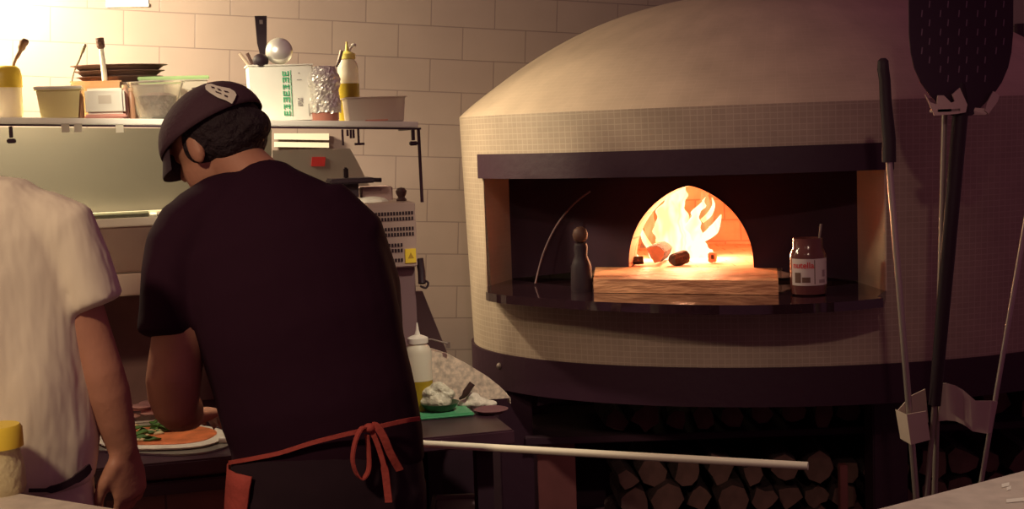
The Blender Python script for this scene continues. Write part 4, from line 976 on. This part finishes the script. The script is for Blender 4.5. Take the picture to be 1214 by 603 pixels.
# ------------------------------------------------------------ people
XR = V((1, 0, 0)); ZU = V((0, 0, 1))
def PX(px, py, Y): return at(px, py, Y)
def hand(bm, w, d, nrm, side, s=1.0, curl=.5, spread=.1):
    """w wrist, d pointing direction, nrm palm-facing direction, side +1 puts the thumb on +d x nrm"""
    d = V(d).normalized(); nrm = V(nrm); nrm = (nrm - d*nrm.dot(d)).normalized(); x = d.cross(nrm)*side
    chain(bm, [(w-d*.01, .027*s, .021*s, x), (w+d*.022*s, .034*s, .018*s, x), (w+d*.055*s, .041*s, .015*s, x), (w+d*.085*s, .040*s, .013*s, x)], 16)
    for i, (off, L, r, sp_a) in enumerate(((.030, .072, .0092, .10), (.010, .080, .0096, .03), (-.011, .074, .0092, -.03), (-.030, .058, .0082, -.12))):
        p = w + d*(.086*s) + x*(off*s); dd = (d + x*(sp_a*spread*8*.12)).normalized(); a = curl*(.55+.12*i); pts = [p - d*.02*s, p]
        for k, f in enumerate((.45, .32, .23)):
            v_ = dd*cos(a) + nrm*sin(a); p = p + v_*(L*f*s*1.05); pts.append(p); a += curl*(.9 if k == 0 else .6)
        chain(bm, [(q_, r*s*(1.05-.09*k), r*s*(1.0-.09*k), x) for k, q_ in enumerate(pts)], 12)
    p0 = w + d*.020*s + x*.026*s; p1 = w + d*.050*s + x*.048*s + nrm*.012*s; p2 = w + d*.080*s + x*.052*s + nrm*.026*s; p3 = w + d*.102*s + x*.046*s + nrm*.034*s
    chain(bm, [(p0, .015*s, .014*s, nrm), (p1, .012*s, .011*s, nrm), (p2, .0105*s, .0095*s, nrm), (p3, .0085*s, .0075*s, nrm)], 12)
def head(bm, c, f, upv, s=1.0):
    """c centre of skull, f face direction, upv crown direction"""
    f = V(f).normalized(); u = V(upv); u = (u - f*u.dot(f)).normalized(); x = f.cross(u)
    A = (x, f, u)
    ell(bm, c+u*.02*s, (.076*s, .096*s, .092*s), A)
    ell(bm, c+f*.030*s-u*.045*s, (.060*s, .066*s, .078*s), A)
    ell(bm, c+f*.058*s-u*.098*s, (.030*s, .028*s, .022*s), A)          # chin
    chain(bm, [(c+f*.086*s+u*.006*s, .009*s, .008*s, x), (c+f*.100*s-u*.018*s, .012*s, .010*s, x), (c+f*.108*s-u*.034*s, .016*s, .010*s, x)], 12)   # nose
    ell(bm, c+f*.088*s-u*.066*s, (.024*s, .012*s, .010*s), A)          # mouth
    ell(bm, c+f*.086*s+u*.020*s, (.052*s, .012*s, .010*s), A)          # brow
    for s_ in (-1, 1):
        ell(bm, c+x*.076*s*s_-f*.004*s-u*.018*s, (.010*s, .019*s, .032*s), A); ell(bm, c+x*.032*s*s_+f*.078*s-u*.002*s, (.013*s, .010*s, .009*s), A)
    return A

# ---- man in black
DB = 2.62
root = thing('person', 'person in a black t-shirt and dark cap bending over the prep counter', 'person', (PX(385, 560, DB).x, DB, 0))
def ring(px, py, Y, hw, dep, ax=XR): return (PX(px, py, Y), hw*Y/F, dep, ax)
hc = PX(255, 166, 2.78); hf = V((-.80, .42, -.42)); hu = V((-.30, .12, .95))
lsh = PX(222, 282, 2.66); lel = PX(207, 480, 2.60); lwr = PX(226, 496, 2.83); rsh = PX(404, 288, 2.70); rel = PX(440, 420, 2.78); rwr = PX(330, 470, 2.98)
pel = PX(388, 560, DB)
bm = bmn()
head(bm, hc, hf, hu)
chain(bm, [(PX(322, 232, 2.72), .062, .062, XR), (PX(300, 212, 2.74), .058, .062, XR), (PX(278, 190, 2.765), .056, .060, XR)])
chain(bm, [ring(388, 560, DB, 88, .10), ring(386, 500, DB, 84, .10), ring(370, 430, DB+.01, 90, .10), ring(345, 350, DB+.04, 98, .105), ring(325, 280, DB+.07, 100, .10), ring(316, 240, DB+.09, 60, .07)])
axl = V((1, 0, .2))
chain(bm, [(lsh, .055, .055, axl), (lsh.lerp(lel, .5), .052, .052, axl), (lel+V((0, 0, .045)), .054, .050, axl), (lel+V((0, 0, .012)), .050, .046, axl)])
chain(bm, [(lel, .044, .046, axl), (lel.lerp(lwr, .35), .046, .044, axl), (lwr, .028, .024, axl)])
chain(bm, [(rsh, .048, .048, axl), (rsh.lerp(rel, .5), .045, .048, axl), (rel, .042, .042, axl)]); chain(bm, [(rel, .042, .042, axl), (rel.lerp(rwr, .4), .043, .042, axl), (rwr, .028, .024, axl)])
hand(bm, lwr, V((.15, .9, -.05)), V((0, 0, -1)), 1, 1, .45); hand(bm, rwr, V((-.5, .75, -.35)), V((0, 0, -1)), -1, 1, .45)
for s_ in (-1, 1):
    hip = pel+V((s_*.085, 0, -.02)); kn = V((pel.x+s_*.10, DB+.01, .50)); an = V((pel.x+s_*.11, DB-.02, .09))
    chain(bm, [(hip, .085, .095, XR), (hip.lerp(kn, .5), .072, .080, XR), (kn, .055, .060, XR), (kn.lerp(an, .35), .056, .062, XR), (an, .038, .042, XR)])
    chain(bm, [(V((an.x, DB-.06, .045)), .035, .035, XR), (V((an.x, DB+.08, .035)), .042, .030, XR), (V((an.x+s_*.01, DB+.14, .028)), .036, .022, XR)])
part('body', fuse(bm, .0055, 3), M_skin, root, True, angle=None)
# black shirt
bm = bmn()
chain(bm, [ring(389, 545, DB, 117, .125), ring(388, 520, DB, 116, .130), ring(378, 480, DB, 119, .135), ring(368, 440, DB+.01, 119, .135), ring(356, 390, DB+.02, 122, .138), ring(342, 340, DB+.04, 124, .138), ring(328, 295, DB+.06, 122, .130), ring(320, 260, DB+.08, 103, .112), ring(316, 232, DB+.095, 72, .085), ring(312, 214, DB+.11, 42, .066)], 28, .5)
chain(bm, [(PX(236, 266, 2.68), .078, .080, axl), (lsh+V((-.012, 0, -.03)), .076, .078, axl), (PX(205, 330, 2.64), .062, .070, axl), (PX(200, 372, 2.625), .056, .068, axl), (PX(198, 396, 2.615), .058, .068, axl)], 24, .15)
chain(bm, [(PX(270, 248, 2.70), .075, .080, axl), (PX(236, 270, 2.68), .075, .08, axl)])
chain(bm, [(PX(375, 250, 2.70), .078, .080, axl), (PX(412, 285, 2.69), .080, .082, axl), (PX(436, 340, 2.72), .068, .075, axl), (PX(442, 400, 2.77), .064, .065, axl)], 24, .3)
chain(bm, [(PX(455, 440, 2.66), .05, .07, axl), (PX(470, 500, 2.64), .05, .07, axl)])
bm = fuse(bm, .009, 5)
ptn = hc
part('t_shirt', bm, M_shirtb, root, True, angle=None, label='black short-sleeved t-shirt')
# trousers
bm = bmn()
chain(bm, [(pel+V((0, 0, .09)), .180, .125, XR), (pel, .192, .135, XR), (pel+V((0, 0, -.08)), .190, .130, XR)], 28, .3)
for s_ in (-1, 1):
    hip = pel+V((s_*.098, 0, -.03)); kn = V((pel.x+s_*.105, DB+.01, .50)); an = V((pel.x+s_*.11, DB-.02, .06))
    chain(bm, [(hip, .098, .115, XR), (hip.lerp(kn, .5), .088, .097, XR), (kn, .074, .082, XR), (kn.lerp(an, .5), .068, .075, XR), (an, .060, .066, XR)], 20, .1)
part('trousers', fuse(bm, .009, 4), M_trb, root, True, angle=None)
for s_ in (-1, 1):
    x = pel.x+s_*.11; bm = bmn(); chain(bm, [(V((x, DB-.065, .048)), .043, .046, XR), (V((x, DB+.05, .045)), .050, .043, XR), (V((x+s_*.01, DB+.15, .036)), .046, .034, XR)], 20, .9); part('shoe', bm, M_black, root, True)
# hair: back and sides of the head
f = hf.normalized(); u = (hu - f*hu.dot(f)).normalized(); x = f.cross(u); A = (x, f, u)
bm = bmn(); ell(bm, hc - f*.022 + u*.010, (.084, .094, .078), A); ell(bm, hc - f*.050 - u*.020, (.074, .060, .056), A); ell(bm, PX(299, 149, 2.74), (.038, .05, .036), I3)
ell(bm, hc + f*.005 - u*.006, (.081, .050, .055), A)
part('hair', fuse(bm, .004, 2), M_hair, root, True, angle=None)
# cap
bm = bmn(); rows = []; n = 40
tilt = 0
cc = hc + u*.034 + f*.000
for j in range(0, 15):
    a = pi/2*j/14; rows.append([cc + x*(.100*cos(a)*cos(2*pi*i/n)) + f*(.124*cos(a)*sin(2*pi*i/n)) + u*(-.018+.094*sin(a)) - f*(.0) + u*(.010*sin(2*pi*i/n)*cos(a)*-1) for i in range(n)])
vv = [[bm.verts.new(p) for p in r] for r in rows[:-1]]; tp0 = bm.verts.new(rows[-1][0])
for a, b in zip(vv, vv[1:]):
    for i in range(n): j = (i+1) % n; bm.faces.new((a[i], a[j], b[j], b[i]))
for i in range(n): bm.faces.new((vv[-1][i], vv[-1][(i+1) % n], tp0))
cap = part('cap', bm, M_cap, root, True, angle=None, label='dark cap with a white patch')
so = cap.modifiers.new('s', 'SOLIDIFY'); so.thickness = .004
bm = bmn(); top_, bot_ = [], []
for i in range(17):
    t = -1.15+2.3*i/16; a = cc + f*(.118*cos(t)) + x*(.094*sin(t)) - u*.020; b = cc + f*(.116*cos(t)+.030*cos(t*.75)) + x*(.090*sin(t)) - u*(.060-.005*cos(t)); top_.append(a); bot_.append(b)
ga = [bm.verts.new(p) for p in top_]; gb = [bm.verts.new(p) for p in bot_]; gc = [bm.verts.new(p-u*.004) for p in bot_]; gd = [bm.verts.new(p-u*.004) for p in top_]
for i in range(16):
    for p_, q_ in ((ga, gb), (gb, gc), (gc, gd), (gd, ga)): bm.faces.new((p_[i], p_[i+1], q_[i+1], q_[i]))
part('visor', bm, mat('visor_cotton', (.045, .022, .034), .85), cap, True)
# white patch on the cap, projected on the crown
def oncap(px, py):
    d = ray(px, py).normalized(); best = None; t = 2.3
    while t < 3.2:
        p = CAM + d*t; q_ = p - cc; k = (q_.dot(x)/.1055)**2 + (q_.dot(f)/.1295)**2 + ((q_.dot(u)+.018+.010*q_.dot(f)/.124)/.0995)**2
        if k < 1.02: return p
        t += .0008
    return None
def patch(bm, poly, th, k=8):
    pts = [oncap(*q_) for q_ in poly]
    if any(p is None for p in pts): return
    prism(bm, pts, ray(250, 130).normalized()*th)
def patchgrid(bm, poly):
    cx_ = sum(q_[0] for q_ in poly)/len(poly); cy_ = sum(q_[1] for q_ in poly)/len(poly); cv_ = oncap(cx_, cy_)
    if cv_ is None: return
    n_ = len(poly); rows_ = []
    for s_ in (.33, .66, 1):
        r_ = []
        for q_ in poly:
            p = oncap(cx_+(q_[0]-cx_)*s_, cy_+(q_[1]-cy_)*s_) or cv_; r_.append(bm.verts.new(p))
        rows_.append(r_)
    c_ = bm.verts.new(cv_)
    for i in range(n_):
        j = (i+1) % n_; bm.faces.new((c_, rows_[0][i], rows_[0][j]))
        for a, b in zip(rows_, rows_[1:]): bm.faces.new((a[i], a[j], b[j], b[i]))
bm = bmn(); patchgrid(bm, [(243, 102), (245, 99.5), (250, 99), (257, 101.5), (264, 103), (272, 104.5), (278, 108), (280.5, 112), (278, 118), (275, 123), (268, 119), (258, 115.5), (249, 110), (244, 106)])
pt = part('patch', bm, mat('white_patch', (.85, .80, .68), .7), cap, label='white embroidered patch')
bm = bmn()
for q_ in ([(250, 102), (254, 103), (255, 105), (251, 104)], [(257, 104), (261, 105.5), (263, 108), (259, 107)], [(265, 107), (270, 108), (272, 110), (267, 109.5)], [(255, 107.5), (262, 110), (263, 112), (256, 109.5)], [(266, 112), (270, 113.5), (270, 115.5), (266, 114)]):
    pts = [oncap(*w_) for w_ in q_]
    if all(pts): prism(bm, [p - ray(250, 130).normalized()*.0012 for p in pts], ray(250, 130).normalized()*.001)
if len(bm.verts): part('stitching', bm, M_cap, pt)
# apron: band, bow, panel at the left
def onb(px, py, off=0):      # point just in front (camera side) of the man's back at waist
    cx_, hw_ = 388, 119; s_ = max(-1, min(1, (px-cx_)/hw_)); Y = DB - .134*sqrt(max(0, 1-s_*s_)) - off; return PX(px, py, Y)
ap = bmn(); w_ = smoothpts([onb(272, 548, .006), onb(290, 545, .010), onb(330, 537, .012), onb(365, 526, .012), onb(395, 518, .012), onb(425, 511, .014), onb(455, 504, .012), onb(482, 498, .010), onb(497, 496, .004)], 4)
ribbon(ap, w_, ZU, .008, .004); part('apron_string', ap, M_apron, root, True, label='coral apron string tied at the back')
bow = root.children[-1]
bm = bmn(); lp = smoothpts([onb(436, 506, .022), onb(428, 508, .03), onb(421, 524, .034), onb(418, 545, .034), onb(423, 562, .03), onb(430, 567, .028), onb(437, 556, .026), onb(437, 535, .024), onb(435, 515, .024)], 5); ribbon(bm, lp, V((.5, -.8, 0)), .014, .003); part('bow_loop', bm, M_apron, bow)
bm = bmn(); lp = smoothpts([onb(436, 506, .022), onb(446, 505, .032), onb(454, 516, .036), onb(462, 535, .034), onb(470, 550, .030), onb(474, 557, .028)], 5); ribbon(bm, lp, V((1, -.2, .3)), .015, .003); part('bow_loop', bm, M_apron, bow)
bm = bmn(); lp = smoothpts([onb(440, 508, .024), onb(449, 530, .026), onb(456, 555, .026), onb(459, 578, .026), onb(461, 595, .026)], 5); ribbon(bm, lp, V((1, -.2, .1)), [.010]*10+[.014]*11, .003); part('bow_tail', bm, M_apron, bow)
bm = bmn(); ell(bm, onb(438, 507, .024), (.012, .010, .009), I3); part('knot', bm, M_apron, bow, True)
bm = bmn()
zs_ = [545, 560, 580, 605, 640, 700, 780]; rows = []
for k, y in enumerate(zs_):
    r_ = []
    for i in range(13):
        t = radians(229 - 1.2*k) - radians(16*i)     # wraps round the man's left side to the front
        w0 = .198 + .012*k/6
        P0 = PX(388, y, DB); r_.append(bm.verts.new(V((P0.x + w0*cos(t), P0.y + (.150+.01*k/6)*sin(t), P0.z))))
    rows.append(r_)
for a, b in zip(rows, rows[1:]):
    for i in range(12): bm.faces.new((a[i], a[i+1], b[i+1], b[i]))
apn = part('apron', bm, M_apron, root, True, angle=None, label='coral red apron wrapping the left hip'); so = apn.modifiers.new('s', 'SOLIDIFY'); so.thickness = .004

# ---- man in white
DW = 2.32
rw = thing('person', 'person in a white t-shirt standing at the left edge with the right arm hanging down', 'person', (PX(-40, 560, DW).x, DW, 0))
def ringw(px, py, hw, dep, dy=0): return (PX(px, py, DW+dy), hw*DW/F, dep, XR)
cxw = -38
hcw = PX(-75, 118, DW+.05)
sh = PX(60, 280, DW); el = PX(120, 440, DW); wr = PX(146, 532, DW+.03)
shl = PX(-165, 270, DW); ell_ = PX(-205, 430, DW); wrl = PX(-180, 520, DW+.15)
pw = PX(-20, 575, DW)
bm = bmn(); head(bm, hcw, V((-.25, .95, -.15)), V((0, .1, 1)))
chain(bm, [(PX(-60, 235, DW+.01), .060, .060, XR), (PX(-66, 205, DW+.02), .056, .058, XR), (PX(-72, 170, DW+.03), .055, .058, XR)])
chain(bm, [ringw(-20, 575, 110, .10), ringw(-30, 480, 98, .09), ringw(-38, 380, 112, .10), ringw(-45, 300, 118, .10), ringw(-52, 250, 72, .07)])
ax = V((1, 0, .3))
chain(bm, [(sh, .046, .046, ax), (sh.lerp(el, .45), .045, .045, ax), (el+(sh-el).normalized()*.05, .040, .040, ax), (el, .038, .039, ax), (el.lerp(wr, .28), .039, .040, ax), (el.lerp(wr, .65), .033, .034, ax), (wr, .026, .024, ax)])
chain(bm, [(shl, .052, .052, ax), (shl.lerp(ell_, .5), .045, .045, ax), (ell_, .038, .038, ax), (ell_.lerp(wrl, .3), .040, .040, ax), (wrl, .028, .024, ax)])
hand(bm, wr, V((.05, .18, -1)), V((-.85, .5, -.05)), -1, 1.0, .62)
hand(bm, wrl, V((.1, .6, -.7)), V((.7, .5, 0)), 1, 1.0, .4)
for s_ in (-1, 1):
    hip = pw+V((s_*.085, 0, -.02)); kn = V((pw.x+s_*.095, DW+.01, .48)); an = V((pw.x+s_*.10, DW-.02, .09))
    chain(bm, [(hip, .085, .095, XR), (hip.lerp(kn, .5), .070, .078, XR), (kn, .055, .060, XR), (kn.lerp(an, .35), .054, .060, XR), (an, .038, .042, XR)])
    chain(bm, [(V((an.x, DW-.06, .045)), .035, .035, XR), (V((an.x, DW+.08, .035)), .042, .030, XR), (V((an.x+s_*.01, DW+.14, .028)), .036, .022, XR)])
part('body', fuse(bm, .005, 3), M_skin, rw, True, angle=None)
bm = bmn()
chain(bm, [ringw(-20, 568, 134, .135), ringw(-22, 520, 141, .145), ringw(-28, 450, 144, .145), ringw(-34, 380, 141, .140), ringw(-38, 320, 136, .135), ringw(-42, 285, 128, .128), ringw(-46, 258, 112, .110), ringw(-52, 240, 88, .085), ringw(-58, 226, 52, .062)], 28, .3)
chain(bm, [(PX(45, 262, DW), .058, .066, ax), (PX(72, 275, DW), .066, .070, ax), (PX(95, 315, DW), .054, .062, ax), (PX(106, 340, DW), .050, .060, ax), (PX(114, 360, DW), .049, .060, ax)], 24, .12)
chain(bm, [(PX(-30, 246, DW), .055, .065, ax), (PX(30, 254, DW), .050, .065, ax), (PX(60, 266, DW), .055, .065, ax)])
chain(bm, [(PX(-130, 262, DW), .06, .066, ax), (PX(-165, 285, DW), .062, .066, ax), (PX(-188, 360, DW), .052, .06, ax)], 24, .15)
chain(bm, [(PX(-100, 252, DW), .05, .06, ax), (PX(-150, 268, DW), .058, .066, ax)])
b2 = fuse(bm, .008, 5)
# folds: broad vertical and diagonal drapes
for v in b2.verts:
    c = v.co; k = max(0, min(1, (1.50-c.z)/.35))
    a_ = sin((c.x*34 + c.z*9)) * .5 + sin(c.x*61 - c.z*17 + 1.3)*.3 + sin(c.z*26 + c.x*30)*.25
    v.co.y -= .013*k*a_
part('t_shirt', b2, M_shirtw, rw, True, angle=None, label='loose white t-shirt')
bm = bmn()
chain(bm, [(pw+V((0, 0, .07)), .180, .118, XR), (pw, .192, .130, XR), (pw+V((0, 0, -.08)), .188, .125, XR)], 28, .3)
for s_ in (-1, 1):
    hip = pw+V((s_*.095, 0, -.03)); kn = V((pw.x+s_*.10, DW+.01, .48)); an = V((pw.x+s_*.10, DW-.02, .06))
    chain(bm, [(hip, .096, .110, XR), (hip.lerp(kn, .5), .085, .094, XR), (kn, .074, .080, XR), (an, .062, .068, XR)], 20, .1)
part('trousers', fuse(bm, .009, 4), M_trw, rw, True, angle=None)
for s_ in (-1, 1):
    x_ = pw.x+s_*.10; bm = bmn(); chain(bm, [(V((x_, DW-.065, .048)), .043, .046, XR), (V((x_, DW+.05, .045)), .050, .043, XR), (V((x_+s_*.01, DW+.15, .036)), .046, .034, XR)], 20, .9); part('shoe', bm, M_black, rw, True)
bm = bmn(); ell(bm, hcw+V((.008, -.03, .035)), (.086, .092, .085), I3); part('hair', bm, M_hair, rw, True)
bm = bmn()
def onw(px, py, off=.004): s_ = max(-1, min(1, (px+20)/140)); return PX(px, py, DW-.150*sqrt(max(0, 1-s_*s_))-off)
ribbon(bm, smoothpts([onw(34, 581), onw(60, 580), onw(80, 573), onw(98, 562), onw(107, 553)], 5), ZU, [.006]*5+[.012]*8+[.016]*6+[.012]*2, .004); part('belt', bm, M_black, rw, label='dark belt showing under the shirt hem')
